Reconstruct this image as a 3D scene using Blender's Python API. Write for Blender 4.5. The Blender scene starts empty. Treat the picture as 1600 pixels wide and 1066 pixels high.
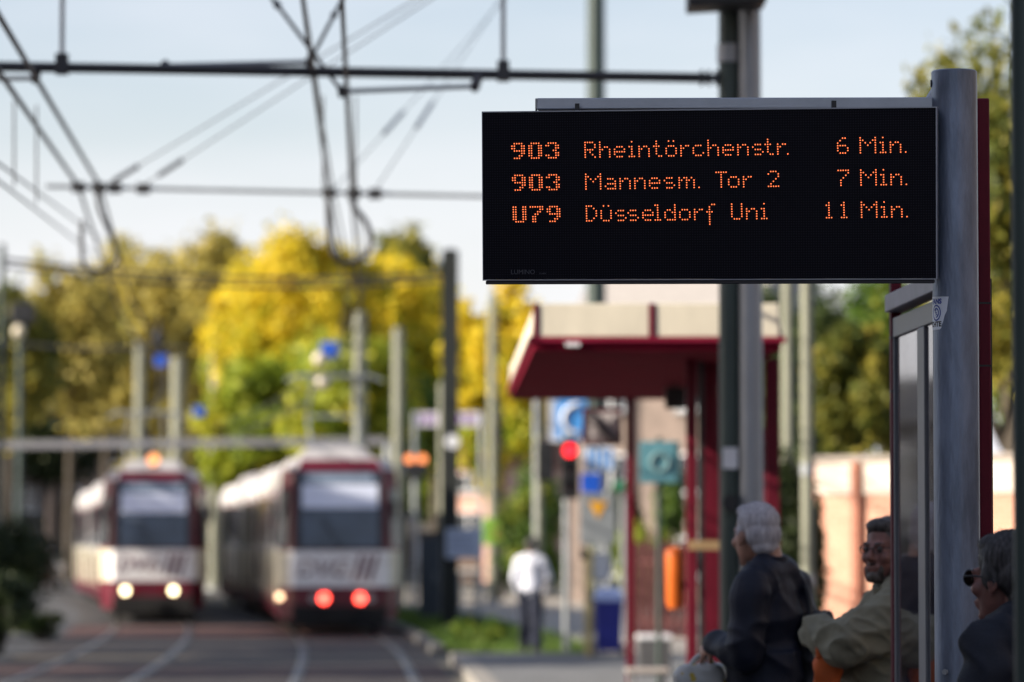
import bpy, bmesh, math, random
import numpy as np
from mathutils import Vector, Matrix, Euler, noise
random.seed(7); rng = np.random.default_rng(7)
SC = bpy.context.scene
COL = SC.collection

# ------------------------------------------------------------ camera
CAM_H = 1.75
FPX = 6000.0                       # focal length in pixels of the 1600 wide photograph (135 mm on 36 mm)
PITCH = math.atan(315.0 / FPX)
cam = bpy.data.cameras.new('camera')
cam.lens = 135; cam.sensor_width = 36; cam.clip_start = 0.5; cam.clip_end = 6000
cam.dof.use_dof = True; cam.dof.focus_distance = 12.05; cam.dof.aperture_fstop = 2.8
cam_o = bpy.data.objects.new('camera', cam); COL.objects.link(cam_o)
cam_o.location = (0, 0, CAM_H); cam_o.rotation_euler = (math.pi / 2 + PITCH, 0, 0)
SC.camera = cam_o
# ------------------------------------------------------------ sky and sun
SUN_EL = math.radians(25); SUN_XY = Vector((-1.0, -0.30)).normalized()
world = bpy.data.worlds.new('World'); SC.world = world; world.use_nodes = True
wn = world.node_tree.nodes; wl = world.node_tree.links
sky = wn.new('ShaderNodeTexSky'); sky.sky_type = 'NISHITA'; sky.sun_disc = False
sky.sun_elevation = SUN_EL; sky.sun_rotation = math.atan2(SUN_XY.x, SUN_XY.y)
sky.air_density = 1.0; sky.dust_density = 1.2; sky.ozone_density = 1.0
bg = wn['Background']; bg.inputs['Strength'].default_value = 0.075
# thin white haze low in the sky with a few soft streaks of high cloud
_tc = wn.new('ShaderNodeTexCoord'); _sp = wn.new('ShaderNodeSeparateXYZ'); wl.new(_tc.outputs['Generated'], _sp.inputs[0])
_mr = wn.new('ShaderNodeMapRange'); _mr.interpolation_type = 'SMOOTHSTEP'; _mr.inputs['From Min'].default_value = .0; _mr.inputs['From Max'].default_value = .165
_mr.inputs['To Min'].default_value = 1.0; _mr.inputs['To Max'].default_value = .12; wl.new(_sp.outputs['Z'], _mr.inputs['Value'])
_mp = wn.new('ShaderNodeMapping'); _mp.inputs['Scale'].default_value = (3.0, 3.0, 14.0); wl.new(_tc.outputs['Generated'], _mp.inputs[0])
_nz = wn.new('ShaderNodeTexNoise'); _nz.inputs['Scale'].default_value = 1.6; _nz.inputs['Detail'].default_value = 5; wl.new(_mp.outputs[0], _nz.inputs['Vector'])
_m2 = wn.new('ShaderNodeMapRange'); _m2.inputs['From Min'].default_value = .38; _m2.inputs['From Max'].default_value = .72; _m2.inputs['To Min'].default_value = -.14; _m2.inputs['To Max'].default_value = .20; wl.new(_nz.outputs['Fac'], _m2.inputs['Value'])
_ad = wn.new('ShaderNodeMath'); _ad.operation = 'ADD'; _ad.use_clamp = True; wl.new(_mr.outputs[0], _ad.inputs[0]); wl.new(_m2.outputs[0], _ad.inputs[1])
_mx = wn.new('ShaderNodeMix'); _mx.data_type = 'RGBA'; wl.new(_ad.outputs[0], _mx.inputs[0]); _tn = wn.new('ShaderNodeMix'); _tn.data_type = 'RGBA'; _tn.blend_type = 'MULTIPLY'; _tn.inputs[0].default_value = 1; wl.new(sky.outputs[0], _tn.inputs[6]); _tn.inputs[7].default_value = (1.20, 1.09, 1.09, 1); wl.new(_tn.outputs[2], _mx.inputs[6]); _mx.inputs[7].default_value = (6.7, 6.6, 7.0, 1)
wl.new(_mx.outputs[2], bg.inputs['Color'])
sun = bpy.data.lights.new('sun', 'SUN'); sun.energy = 5.0; sun.angle = math.radians(0.53); sun.color = (1.0, 0.90, 0.74)
sun_o = bpy.data.objects.new('sun', sun); COL.objects.link(sun_o)
to_sun = Vector((SUN_XY.x * math.cos(SUN_EL), SUN_XY.y * math.cos(SUN_EL), math.sin(SUN_EL)))
sun_o.rotation_euler = to_sun.to_track_quat('Z', 'Y').to_euler(); sun_o.location = (-40, -5, 40)
SC.view_settings.view_transform = 'Standard'; SC.view_settings.look = 'None'
SC.view_settings.exposure = 1.1; SC.view_settings.gamma = 1.0
try:
    SC.cycles.use_denoising = True; SC.cycles.max_bounces = 8; SC.cycles.transparent_max_bounces = 12
    SC.cycles.sample_clamp_indirect = 4.0
except Exception: pass

# ------------------------------------------------------------ placing helpers
_c, _s = math.cos(PITCH), math.sin(PITCH)
def W(px, py, Y):
    """point of the place seen at pixel (px, py) of the photograph at ground distance Y"""
    t = (533 - py) / FPX
    H = Y * (t * _c + _s) / (_c - t * _s)
    d = Y * _c + H * _s
    return Vector(((px - 800) * d / FPX, Y, CAM_H + H))
def GX(px, Y, z=0.0):
    return (px - 800) * (Y * _c + (z - CAM_H) * _s) / FPX
def S(Y): return FPX / Y

# ------------------------------------------------------------ mesh helper
class MB:
    def __init__(self, xf=None): self.v = []; self.f = []; self.m = []; self.xf = xf
    def add(self, vs, fs, mi=0):
        o = len(self.v)
        for p in vs:
            p = Vector(p)
            self.v.append(self.xf @ p if self.xf is not None else p)
        for f in fs: self.f.append(tuple(i + o for i in f)); self.m.append(mi)
    def box(self, x0, x1, y0, y1, z0, z1, mi=0):
        vs = [(x, y, z) for z in (z0, z1) for y in (y0, y1) for x in (x0, x1)]
        self.add(vs, [(0, 2, 3, 1), (4, 5, 7, 6), (0, 1, 5, 4), (2, 6, 7, 3), (0, 4, 6, 2), (1, 3, 7, 5)], mi)
    def hexa(self, lo, hi, mi=0):      # two quads (same winding, ccw from above for lo/hi along +normal)
        self.add(list(lo) + list(hi), [(3, 2, 1, 0), (4, 5, 6, 7), (0, 1, 5, 4), (1, 2, 6, 5), (2, 3, 7, 6), (3, 0, 4, 7)], mi)
    def beam(self, p0, p1, w, h, up=(0, 0, 1), mi=0):
        p0, p1 = Vector(p0), Vector(p1); d = (p1 - p0).normalized(); up = Vector(up)
        if abs(d.dot(up)) > .98: up = Vector((0, 1, 0))
        s = d.cross(up).normalized() * w / 2; u = s.cross(d).normalized() * h / 2
        self.hexa([p0 - s - u, p0 + s - u, p0 + s + u, p0 - s + u], [p1 - s - u, p1 + s - u, p1 + s + u, p1 - s + u], mi)
    def tube(self, pts, r, n=10, mi=0, cap=True):
        pts = [Vector(p) for p in pts]; k = len(pts)
        rs = r if isinstance(r, (list, tuple)) else [r] * k
        vs = []; ref = None
        for i, p in enumerate(pts):
            d = (pts[min(i + 1, k - 1)] - pts[max(i - 1, 0)]).normalized()
            if ref is None: ref = d.orthogonal().normalized()
            a = (ref - d * ref.dot(d)); a = a.normalized() if a.length > 1e-6 else d.orthogonal().normalized()
            ref = a; b = d.cross(a)
            vs += [p + (a * math.cos(2 * math.pi * j / n) + b * math.sin(2 * math.pi * j / n)) * rs[i] for j in range(n)]
        fs = [(i * n + j, i * n + (j + 1) % n, (i + 1) * n + (j + 1) % n, (i + 1) * n + j) for i in range(k - 1) for j in range(n)]
        if cap: fs += [tuple(range(n - 1, -1, -1)), tuple((k - 1) * n + j for j in range(n))]
        self.add(vs, fs, mi)
    def ell(self, c, r, n=14, m=9, rot=None, mi=0):
        c = Vector(c); vs = []
        for i in range(m + 1):
            th = math.pi * i / m
            for j in range(n):
                a = 2 * math.pi * j / n
                p = Vector((r[0] * math.sin(th) * math.cos(a), r[1] * math.sin(th) * math.sin(a), r[2] * math.cos(th)))
                vs.append(c + (rot @ p if rot is not None else p))
        fs = [(i * n + j, (i + 1) * n + j, (i + 1) * n + (j + 1) % n, i * n + (j + 1) % n) for i in range(m) for j in range(n)]
        self.add(vs, fs, mi)
    def cap(self, p0, p1, r0, r1, n=14):
        p0, p1 = Vector(p0), Vector(p1); d = p1 - p0; L = d.length
        if L < 1e-6: return self.ell(p0, (r0,) * 3)
        d /= L; pts = []; rs = []
        for k in range(5):
            a = math.pi / 2 * (1 - k / 4); pts.append(p0 - d * r0 * math.sin(a)); rs.append(max(r0 * math.cos(a), 1e-4))
        for k in range(5):
            a = math.pi / 2 * k / 4; pts.append(p1 + d * r1 * math.sin(a)); rs.append(max(r1 * math.cos(a), 1e-4))
        self.tube(pts, rs, n)
    def prism(self, outline, z0, z1, mi=0):      # outline ccw in xy
        n = len(outline); vs = [(x, y, z0) for x, y in outline] + [(x, y, z1) for x, y in outline]
        self.add(vs, [tuple(range(n - 1, -1, -1)), tuple(range(n, 2 * n))] + [(i, (i + 1) % n, n + (i + 1) % n, n + i) for i in range(n)], mi)
    def disc(self, c, nrm, r, n=20, t=0.004, mi=0):
        nrm = Vector(nrm).normalized(); c = Vector(c)
        self.tube([c, c + nrm * t], r, n, mi)
    def mesh(self, name):
        me = bpy.data.meshes.new(name)
        me.from_pydata([tuple(p) for p in self.v], [], self.f)
        me.validate(); me.update()
        return me

def obj(name, mb, mats, parent=None, smooth=False, bevel=0, loc=None):
    me = mb.mesh(name) if isinstance(mb, MB) else mb
    mats = mats if isinstance(mats, (list, tuple)) else [mats]
    if not me.materials:
        for m in mats: me.materials.append(m)
    if isinstance(mb, MB) and len(mats) > 1 and len(me.polygons) == len(mb.m):
        me.polygons.foreach_set('material_index', mb.m)
    if isinstance(mb, MB):
        bm = bmesh.new(); bm.from_mesh(me); bmesh.ops.recalc_face_normals(bm, faces=bm.faces); bm.to_mesh(me); bm.free()
    if smooth:
        me.polygons.foreach_set('use_smooth', [True] * len(me.polygons))
        try: me.set_sharp_from_angle(angle=math.radians(40))
        except Exception: pass
    o = bpy.data.objects.new(name, me); COL.objects.link(o)
    if parent is not None: o.parent = parent
    if loc is not None: o.location = loc
    if bevel:
        b = o.modifiers.new('bevel', 'BEVEL'); b.width = bevel; b.segments = 2; b.limit_method = 'ANGLE'
    return o
def tag(o, label, cat, group=None):
    o['label'] = label; o['category'] = cat
    if group: o['group'] = group
    return o
def thing(name, label, cat, loc=(0, 0, 0), group=None):
    o = bpy.data.objects.new(name, None); COL.objects.link(o); o.location = loc
    o.empty_display_size = .2
    return tag(o, label, cat, group)
def rebase(mb, loc):
    loc = Vector(loc); mb.v = [p - loc for p in mb.v]; return mb
def struct(name, mb, m, smooth=False):
    o = obj(name, mb, m, smooth=smooth); o['kind'] = 'structure'; return o
def text_mesh(body, size, mat, name, parent=None, shear=0.0, extrude=0.002, M=None, bold=0.0, align='CENTER'):
    cu = bpy.data.curves.new(name, 'FONT'); cu.body = body; cu.size = size; cu.shear = shear; cu.extrude = extrude; cu.offset = bold
    cu.align_x = align; cu.align_y = 'CENTER'; cu.resolution_u = 3
    t = bpy.data.objects.new(name, cu); COL.objects.link(t)
    dg = bpy.context.evaluated_depsgraph_get(); me = bpy.data.meshes.new_from_object(t.evaluated_get(dg))
    bpy.data.objects.remove(t); bpy.data.curves.remove(cu)
    if M is not None: me.transform(M)
    me.materials.clear(); me.materials.append(mat)
    return obj(name, me, mat, parent)

# ------------------------------------------------------------ materials
MATS = {}
def mat(name, col, rough=.6, metal=0.0, var=.12, scale=6.0, bump=.0, bscale=60.0, coat=0.0, spec=.5, stain=None, stretch=None):
    if name in MATS: return MATS[name]
    m = bpy.data.materials.new(name); m.use_nodes = True; MATS[name] = m
    nt = m.node_tree; n = nt.nodes; l = nt.links; p = n['Principled BSDF']
    p.inputs['Roughness'].default_value = rough; p.inputs['Metallic'].default_value = metal
    p.inputs['Coat Weight'].default_value = coat; p.inputs['Specular IOR Level'].default_value = spec
    tc = n.new('ShaderNodeTexCoord'); mp = n.new('ShaderNodeMapping'); l.new(tc.outputs['Object'], mp.inputs[0])
    if stretch: mp.inputs['Scale'].default_value = stretch
    nz = n.new('ShaderNodeTexNoise'); nz.inputs['Scale'].default_value = scale; nz.inputs['Detail'].default_value = 5; nz.inputs['Roughness'].default_value = .65
    l.new(mp.outputs[0], nz.inputs['Vector'])
    rp = n.new('ShaderNodeValToRGB'); l.new(nz.outputs['Fac'], rp.inputs[0])
    a = [max(0, c * (1 - var)) for c in col]; b = [min(1, c * (1 + var)) for c in col]
    rp.color_ramp.elements[0].position = .3; rp.color_ramp.elements[1].position = .7
    rp.color_ramp.elements[0].color = (*(stain or a), 1); rp.color_ramp.elements[1].color = (*b, 1)
    if stain:
        e = rp.color_ramp.elements.new(.42); e.color = (*a, 1)
    l.new(rp.outputs[0], p.inputs['Base Color'])
    rr = n.new('ShaderNodeMapRange'); l.new(nz.outputs['Fac'], rr.inputs['Value'])
    rr.inputs['To Min'].default_value = max(0, rough - .08); rr.inputs['To Max'].default_value = min(1, rough + .08)
    l.new(rr.outputs[0], p.inputs['Roughness'])
    if bump:
        n2 = n.new('ShaderNodeTexNoise'); n2.inputs['Scale'].default_value = bscale; n2.inputs['Detail'].default_value = 4
        l.new(mp.outputs[0], n2.inputs['Vector'])
        bp = n.new('ShaderNodeBump'); bp.inputs['Strength'].default_value = bump; bp.inputs['Distance'].default_value = .01
        l.new(n2.outputs['Fac'], bp.inputs['Height']); l.new(bp.outputs[0], p.inputs['Normal'])
    return m
def emit(name, col, strength):
    m = bpy.data.materials.new(name); m.use_nodes = True
    p = m.node_tree.nodes['Principled BSDF']; p.inputs['Base Color'].default_value = (*[c * .3 for c in col], 1)
    p.inputs['Emission Color'].default_value = (*col, 1); p.inputs['Emission Strength'].default_value = strength
    return m
def glass_dark(name, col=(.02, .025, .03), rough=.04):
    m = mat(name, col, rough, 0, .3, 1.5, spec=.8); return m
def leaf_mat(name, cols, trans=.35):
    m = bpy.data.materials.new(name); m.use_nodes = True; nt = m.node_tree; n = nt.nodes; l = nt.links
    for x in list(n): n.remove(x)
    out = n.new('ShaderNodeOutputMaterial'); df = n.new('ShaderNodeBsdfPrincipled'); tr = n.new('ShaderNodeBsdfTranslucent'); mx = n.new('ShaderNodeMixShader')
    df.inputs['Roughness'].default_value = .55; df.inputs['Specular IOR Level'].default_value = .3
    g = n.new('ShaderNodeNewGeometry'); at = n.new('ShaderNodeAttribute'); at.attribute_name = 'tint'
    ad = n.new('ShaderNodeMath'); ad.operation = 'MULTIPLY_ADD'; ad.inputs[1].default_value = .45
    l.new(g.outputs['Random Per Island'], ad.inputs[0])
    hf = n.new('ShaderNodeMath'); hf.operation = 'MULTIPLY'; hf.inputs[1].default_value = .62; l.new(at.outputs['Fac'], hf.inputs[0])
    l.new(hf.outputs[0], ad.inputs[2])
    rp = n.new('ShaderNodeValToRGB'); l.new(ad.outputs[0], rp.inputs[0])
    el = rp.color_ramp.elements
    while len(el) < len(cols): el.new(.5)
    for i, c in enumerate(cols): el[i].position = i / (len(cols) - 1); el[i].color = (*c, 1)
    l.new(rp.outputs[0], df.inputs['Base Color']); l.new(rp.outputs[0], tr.inputs['Color'])
    mx.inputs[0].default_value = trans; l.new(df.outputs[0], mx.inputs[1]); l.new(tr.outputs[0], mx.inputs[2]); l.new(mx.outputs[0], out.inputs[0])
    return m

M_alu = mat('brushed_aluminium', (.36, .38, .42), .42, .55, .10, 9, .05, 200)
M_post = mat('painted_grey_post_sky_tint', (.185, .225, .305), .40, .35, .30, 11, .15, 120, stain=(.10, .125, .17), stretch=(1, 1, .22))  # blue of the reflected sky is mixed into the grey base colour
M_black = mat('black_plastic', (.012, .012, .014), .5, 0, .2)
M_darkgreen = mat('dark_green_paint', (.035, .055, .05), .5, .1, .25, 5, .1, 50, stretch=(1, 1, .2))
M_galv = mat('galvanised_steel', (.30, .32, .34), .5, .4, .15, 8, .08, 80, stretch=(1, 1, .2))
M_pale = mat('pale_concrete_pole', (.21, .215, .165), .75, 0, .25, 3, .1, 30, stretch=(1, 1, .3))
M_red = mat('dark_red_paint', (.105, .005, .017), .55, 0, .2, 4, spec=.2)
M_tramred = mat('tram_wine_red', (.105, .005, .017), .35, 0, .2, 1.5, coat=.12)
M_white = mat('tram_white_paint', (.84, .82, .83), .32, 0, .06, 1.2, coat=.4, stain=(.55, .52, .50))
M_cream = mat('tram_cream_paint', (.60, .55, .42), .35, 0, .1, 1.4, coat=.3, stain=(.34, .29, .22))
M_fascia = mat('weathered_beige_panel', (.60, .55, .45), .6, 0, .1, 2.2, .1, 40, stain=(.30, .26, .20), stretch=(1, 1, .35))
M_glass = glass_dark('dark_window_glass')
M_wire = mat('overhead_cable', (.05, .05, .055), .5, .4, .2)
M_ins = mat('insulator_ceramic', (.055, .06, .07), .3, 0, .2)
M_rail = mat('worn_rail_steel', (.22, .21, .20), .42, .85, .35, 3)
M_skin = mat('skin', (.40, .21, .15), .5, 0, .18, 14, .15, 220)
M_bark = mat('tree_bark', (.06, .048, .036), .9, 0, .35, 6, .6, 30, stretch=(1, 1, .3))
M_blue = mat('blue_sign_enamel', (.01, .09, .55), .35, 0, .1)
M_skyblue = mat('light_blue_sign', (.08, .33, .78), .35, 0, .1)
M_signwhite = mat('white_sign_enamel', (.72, .73, .76), .4, 0, .08)
# ------------------------------------------------------------ the tracks' line
def trk(z):
    if z < 54: return -1.98 + .042 * (48 - z)
    x = -2.232
    u = min(z, 165) - 54
    x += -.042 * u - .0009 * u * u
    if z > 165: x += -(.042 + .0018 * 111) * (z - 165)
    return x
def trk_slope(z):
    if z < 54: return -.042
    return -.042 - .0018 * (min(z, 165) - 54)
def trkp(z, off):
    s = trk_slope(z); n = Vector((1, -s)).normalized()
    return Vector((trk(z) + n.x * off, z + n.y * off))
def strip(mb, zs, o0, o1, h, thick=None):
    a = [trkp(z, o0) for z in zs]; b = [trkp(z, o1) for z in zs]; n = len(zs)
    if thick is None:
        mb.add([(p.x, p.y, h) for p in a] + [(p.x, p.y, h) for p in b], [(i, n + i, n + i + 1, i + 1) for i in range(n - 1)])
    else:
        vs = []
        for i in range(n):
            vs += [(a[i].x, a[i].y, h), (b[i].x, b[i].y, h), (b[i].x, b[i].y, h + thick), (a[i].x, a[i].y, h + thick)]
        fs = [(0, 1, 2, 3), (4 * n - 1, 4 * n - 2, 4 * n - 3, 4 * n - 4)]
        for i in range(n - 1):
            q = 4 * i
            fs += [(q, q + 4, q + 5, q + 1), (q + 1, q + 5, q + 6, q + 2), (q + 2, q + 6, q + 7, q + 3), (q + 3, q + 7, q + 4, q)]
        mb.add(vs, fs)
# ============================================================ SETTING: ground, street, tracks, platform
def ground_mat(name, col, scale, col2=None, bscale=80):
    return mat(name, col, .85, 0, .3, scale, .3, bscale, stain=col2)
mb = MB(); mb.add([(-900, -60, -.004), (900, -60, -.004), (900, 1500, -.004), (-900, 1500, -.004)], [(0, 1, 2, 3)])
struct('ground', mb, ground_mat('dry_earth_ground', (.085, .08, .065), .6))
ZS = [float(z) for z in np.arange(-20, 171, 5)] + [200., 260.]
mb = MB(); strip(mb, ZS, -14.5, -5.15, 0.0); struct('road', mb, ground_mat('asphalt', (.040, .043, .052), 1.2))
# track bed: red-brown pavers with darker asphalt bands running across the street
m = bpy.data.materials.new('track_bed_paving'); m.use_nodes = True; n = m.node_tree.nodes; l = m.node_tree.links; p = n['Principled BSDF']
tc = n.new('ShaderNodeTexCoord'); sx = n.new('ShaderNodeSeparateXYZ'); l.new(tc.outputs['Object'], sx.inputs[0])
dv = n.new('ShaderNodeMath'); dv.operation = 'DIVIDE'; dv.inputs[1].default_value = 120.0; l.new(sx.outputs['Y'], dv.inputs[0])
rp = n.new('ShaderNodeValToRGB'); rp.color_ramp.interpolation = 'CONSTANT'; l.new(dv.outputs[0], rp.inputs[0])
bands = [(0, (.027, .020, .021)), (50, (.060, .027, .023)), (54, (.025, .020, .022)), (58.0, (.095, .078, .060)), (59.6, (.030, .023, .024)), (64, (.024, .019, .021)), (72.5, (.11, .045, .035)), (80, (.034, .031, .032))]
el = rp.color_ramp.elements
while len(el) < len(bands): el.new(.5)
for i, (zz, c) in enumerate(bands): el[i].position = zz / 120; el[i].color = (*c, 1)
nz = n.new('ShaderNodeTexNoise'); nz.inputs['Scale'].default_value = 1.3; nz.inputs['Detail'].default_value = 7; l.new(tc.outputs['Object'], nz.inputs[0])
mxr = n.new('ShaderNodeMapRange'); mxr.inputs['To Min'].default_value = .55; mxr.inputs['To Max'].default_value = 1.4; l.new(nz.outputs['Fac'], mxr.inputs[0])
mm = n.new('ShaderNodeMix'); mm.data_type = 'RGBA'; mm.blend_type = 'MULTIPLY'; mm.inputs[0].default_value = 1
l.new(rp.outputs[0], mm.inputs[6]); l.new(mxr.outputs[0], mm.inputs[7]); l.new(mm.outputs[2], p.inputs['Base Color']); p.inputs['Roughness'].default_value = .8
bk = n.new('ShaderNodeTexBrick'); bk.inputs['Scale'].default_value = 4; l.new(tc.outputs['Object'], bk.inputs[0])
bp = n.new('ShaderNodeBump'); bp.inputs['Strength'].default_value = .35; bp.inputs['Distance'].default_value = .01; l.new(bk.outputs['Fac'], bp.inputs['Height']); bp.invert = True; l.new(bp.outputs[0], p.inputs['Normal'])
mb = MB(); strip(mb, ZS, -5.15, 1.25, 0.0); struct('track_bed', mb, m)
GA = .7535
for off, nm in ((-3.55 - GA, 'outer rail of the track under the oncoming tram, beside the road'), (-3.55 + GA, 'inner rail of the track under the tram with lit white headlights'),
                (-GA, 'inner rail under the tram with red tail lights'), (GA, 'rail running closest along the platform kerb')):
    mb = MB(); strip(mb, ZS, off - .036, off + .036, .004, .010); strip(mb, ZS, off + .06, off + .085, .004, .004)
    tag(obj('tram_rail', mb, M_rail), nm, 'rail', 'street tram rails')
# platform with its kerb
PE = lambda z: trkp(z, 1.42).x
PZ = [float(z) for z in np.arange(-10, 59, 3)]
def plat(zs, d0, d1, z0, z1):
    mb = MB(); n = len(zs); vs = []
    for z in zs:
        a = PE(z) + d0; b = d1 if d1 > 2 else PE(z) + d1
        vs += [(a, z, z0), (b, z, z0), (b, z, z1), (a, z, z1)]
    fs = [(0, 1, 2, 3), (4 * n - 1, 4 * n - 2, 4 * n - 3, 4 * n - 4)]
    for i in range(n - 1):
        q = 4 * i
        fs += [(q, q + 4, q + 5, q + 1), (q + 1, q + 5, q + 6, q + 2), (q + 2, q + 6, q + 7, q + 3), (q + 3, q + 7, q + 4, q)]
    mb.add(vs, fs); return mb
def paver_mat(name, a, b, sc):
    m = bpy.data.materials.new(name); m.use_nodes = True; n = m.node_tree.nodes; l = m.node_tree.links; p = n['Principled BSDF']; p.inputs['Roughness'].default_value = .8
    tc = n.new('ShaderNodeTexCoord'); bk = n.new('ShaderNodeTexBrick'); bk.offset = .5; bk.inputs['Scale'].default_value = sc; bk.inputs['Color1'].default_value = (*a, 1); bk.inputs['Color2'].default_value = (*b, 1)
    bk.inputs['Mortar'].default_value = (a[0] * .4, a[1] * .4, a[2] * .4, 1); bk.inputs['Mortar Size'].default_value = .012; l.new(tc.outputs['Object'], bk.inputs[0])
    nz = n.new('ShaderNodeTexNoise'); nz.inputs['Scale'].default_value = 2; nz.inputs['Detail'].default_value = 6; l.new(tc.outputs['Object'], nz.inputs[0])
    mr = n.new('ShaderNodeMapRange'); mr.inputs['To Min'].default_value = .6; mr.inputs['To Max'].default_value = 1.35; l.new(nz.outputs['Fac'], mr.inputs[0])
    mm = n.new('ShaderNodeMix'); mm.data_type = 'RGBA'; mm.blend_type = 'MULTIPLY'; mm.inputs[0].default_value = 1
    l.new(bk.outputs['Color'], mm.inputs[6]); l.new(mr.outputs[0], mm.inputs[7]); l.new(mm.outputs[2], p.inputs['Base Color'])
    bp = n.new('ShaderNodeBump'); bp.inputs['Strength'].default_value = .4; bp.inputs['Distance'].default_value = .006; bp.invert = True; l.new(bk.outputs['Fac'], bp.inputs['Height']); l.new(bp.outputs[0], p.inputs['Normal'])
    return m
struct('platform', plat(PZ, .24, 6.5, -.2, .15), paver_mat('platform_pavers', (.13, .135, .14), (.16, .16, .165), 2.5))
struct('kerb', plat(PZ, 0.0, .236, -.2, .153), mat('pale_kerb_stone', (.24, .225, .205), .8, 0, .25, 3, .2, 60))
# verge between track and footpath, and the sunlit footpath beyond
VZ = [float(z) for z in np.arange(60.5, 97, 3)]
def verge_w(z): return 2.3 - (z - 60) * .012
mb = MB(); n_ = len(VZ); vs = []
for z in VZ:
    a = trkp(z, 1.55); b = trkp(z, 1.55 + verge_w(z)); vs += [(a.x, a.y, .004), (b.x, b.y, .004)]
mb.add(vs, [(2 * i, 2 * i + 1, 2 * i + 3, 2 * i + 2) for i in range(n_ - 1)])
struct('verge', mb, ground_mat('verge_soil', (.05, .045, .03), 2))
mb = MB(); strip(mb, VZ, 1.3, 1.5, -.1, .22); struct('verge_kerb', mb, mat('dark_kerb_stone', (.13, .125, .12), .85, 0, .2, 3, .2, 60))
mb = MB()
fz = [61.0, 75., 90., 97., 130., 170.]
vs = []
for z in fz:
    a = trkp(z, 1.6 + (verge_w(z) if z < 97 else 0)); vs += [(a.x, a.y, .008), (a.x + 9, a.y, .008)]
mb.add(vs, [(2 * i, 2 * i + 1, 2 * i + 3, 2 * i + 2) for i in range(len(fz) - 1)])
struct('footpath', mb, paver_mat('footpath_pavers', (.42, .38, .33), (.36, .33, .30), 1.6))
# grass on the verge
def blades(name, pts, hmin, hmax, m):
    P = np.array(pts); N = len(P); a = rng.uniform(0, 6.28, N); h = rng.uniform(hmin, hmax, N); w = .012 + .01 * rng.random(N)
    lean = rng.normal(0, .25, (N, 2)) * h[:, None]
    v = np.zeros((N, 3, 3)); dx = np.cos(a) * w; dy = np.sin(a) * w
    v[:, 0] = P; v[:, 1] = P; v[:, 0, 0] -= dx; v[:, 0, 1] -= dy; v[:, 1, 0] += dx; v[:, 1, 1] += dy
    v[:, 2] = P; v[:, 2, :2] += lean; v[:, 2, 2] += h
    return tri_mesh(name, v, m, rng.random(N))
def tri_mesh(name, v, m, tint):
    N, k, _ = v.shape
    me = bpy.data.meshes.new(name); me.vertices.add(N * k); me.vertices.foreach_set('co', v.astype(np.float32).ravel())
    me.loops.add(N * k); me.loops.foreach_set('vertex_index', np.arange(N * k, dtype=np.int32))
    me.polygons.add(N); me.polygons.foreach_set('loop_start', np.arange(0, N * k, k, dtype=np.int32)); me.polygons.foreach_set('loop_total', np.full(N, k, dtype=np.int32))
    me.update(calc_edges=True)
    at = me.attributes.new('tint', 'FLOAT', 'POINT'); at.data.foreach_set('value', np.repeat(tint, k).astype(np.float32))
    me.materials.append(m); return me
M_grass = leaf_mat('verge_grass', [(.035, .075, .012), (.09, .17, .025), (.16, .22, .04)], .3)
pts = []
for _ in range(16000):
    z = rng.uniform(60.6, 95); u = rng.uniform(.02, verge_w(z)); q = trkp(z, 1.56 + u); pts.append((q.x, q.y, .004))
g = obj('grass', blades('grass', pts, .06, .26, M_grass), M_grass); g['kind'] = 'stuff'; g['label'] = 'green grass on the verge beside the track'

# ============================================================ TREES, SHRUBS
def leaf_cloud(clumps, n, size, zsq=1.0):
    """n small leaf faces spread through the volume of ellipsoid clumps: centres (k,3), radii (k,3), tint per clump"""
    C = np.array([c[0] for c in clumps]); Rr = np.array([c[1] for c in clumps]); T = np.array([c[2] for c in clumps])
    vol = Rr.prod(1) ** (2 / 3); idx = rng.choice(len(C), n, p=vol / vol.sum())
    d = rng.normal(size=(n, 3)); d /= np.linalg.norm(d, axis=1)[:, None]
    rad = rng.random(n) ** .45 * (1 + .16 * rng.normal(size=n)); P = C[idx] + d * rad[:, None] * Rr[idx]
    t = np.clip(T[idx] + rng.normal(0, .12, n), 0, 1)
    nrm = d * .6 + rng.normal(size=(n, 3)) * .75 + np.array([0, 0, .35]); nrm /= np.linalg.norm(nrm, axis=1)[:, None]
    up = rng.normal(size=(n, 3)); u = np.cross(nrm, up); u /= np.linalg.norm(u, axis=1)[:, None]; w = np.cross(nrm, u)
    s = size * rng.uniform(.6, 1.4, n)[:, None]
    v = np.stack([P - u * s, P + w * s * .55 + nrm * s * .15, P + u * s, P - w * s * .55 + nrm * s * .15], 1)
    return v, t
def make_clumps(c, r, k, sz=.38, flat=.8):
    out = []
    for i in range(k):
        d = rng.normal(size=3); d /= np.linalg.norm(d); q = rng.random() ** .5 * .82
        p = np.array(c) + d * q * np.array(r)
        rr = np.array(r) * sz * rng.uniform(.65, 1.25)
        rr = np.array([rr[0], rr[1], rr[2] * flat + .0]); out.append((p, np.maximum(rr, .12), rng.random()))
    return out
bgx = 'autumn trees beyond the trams'
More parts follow.
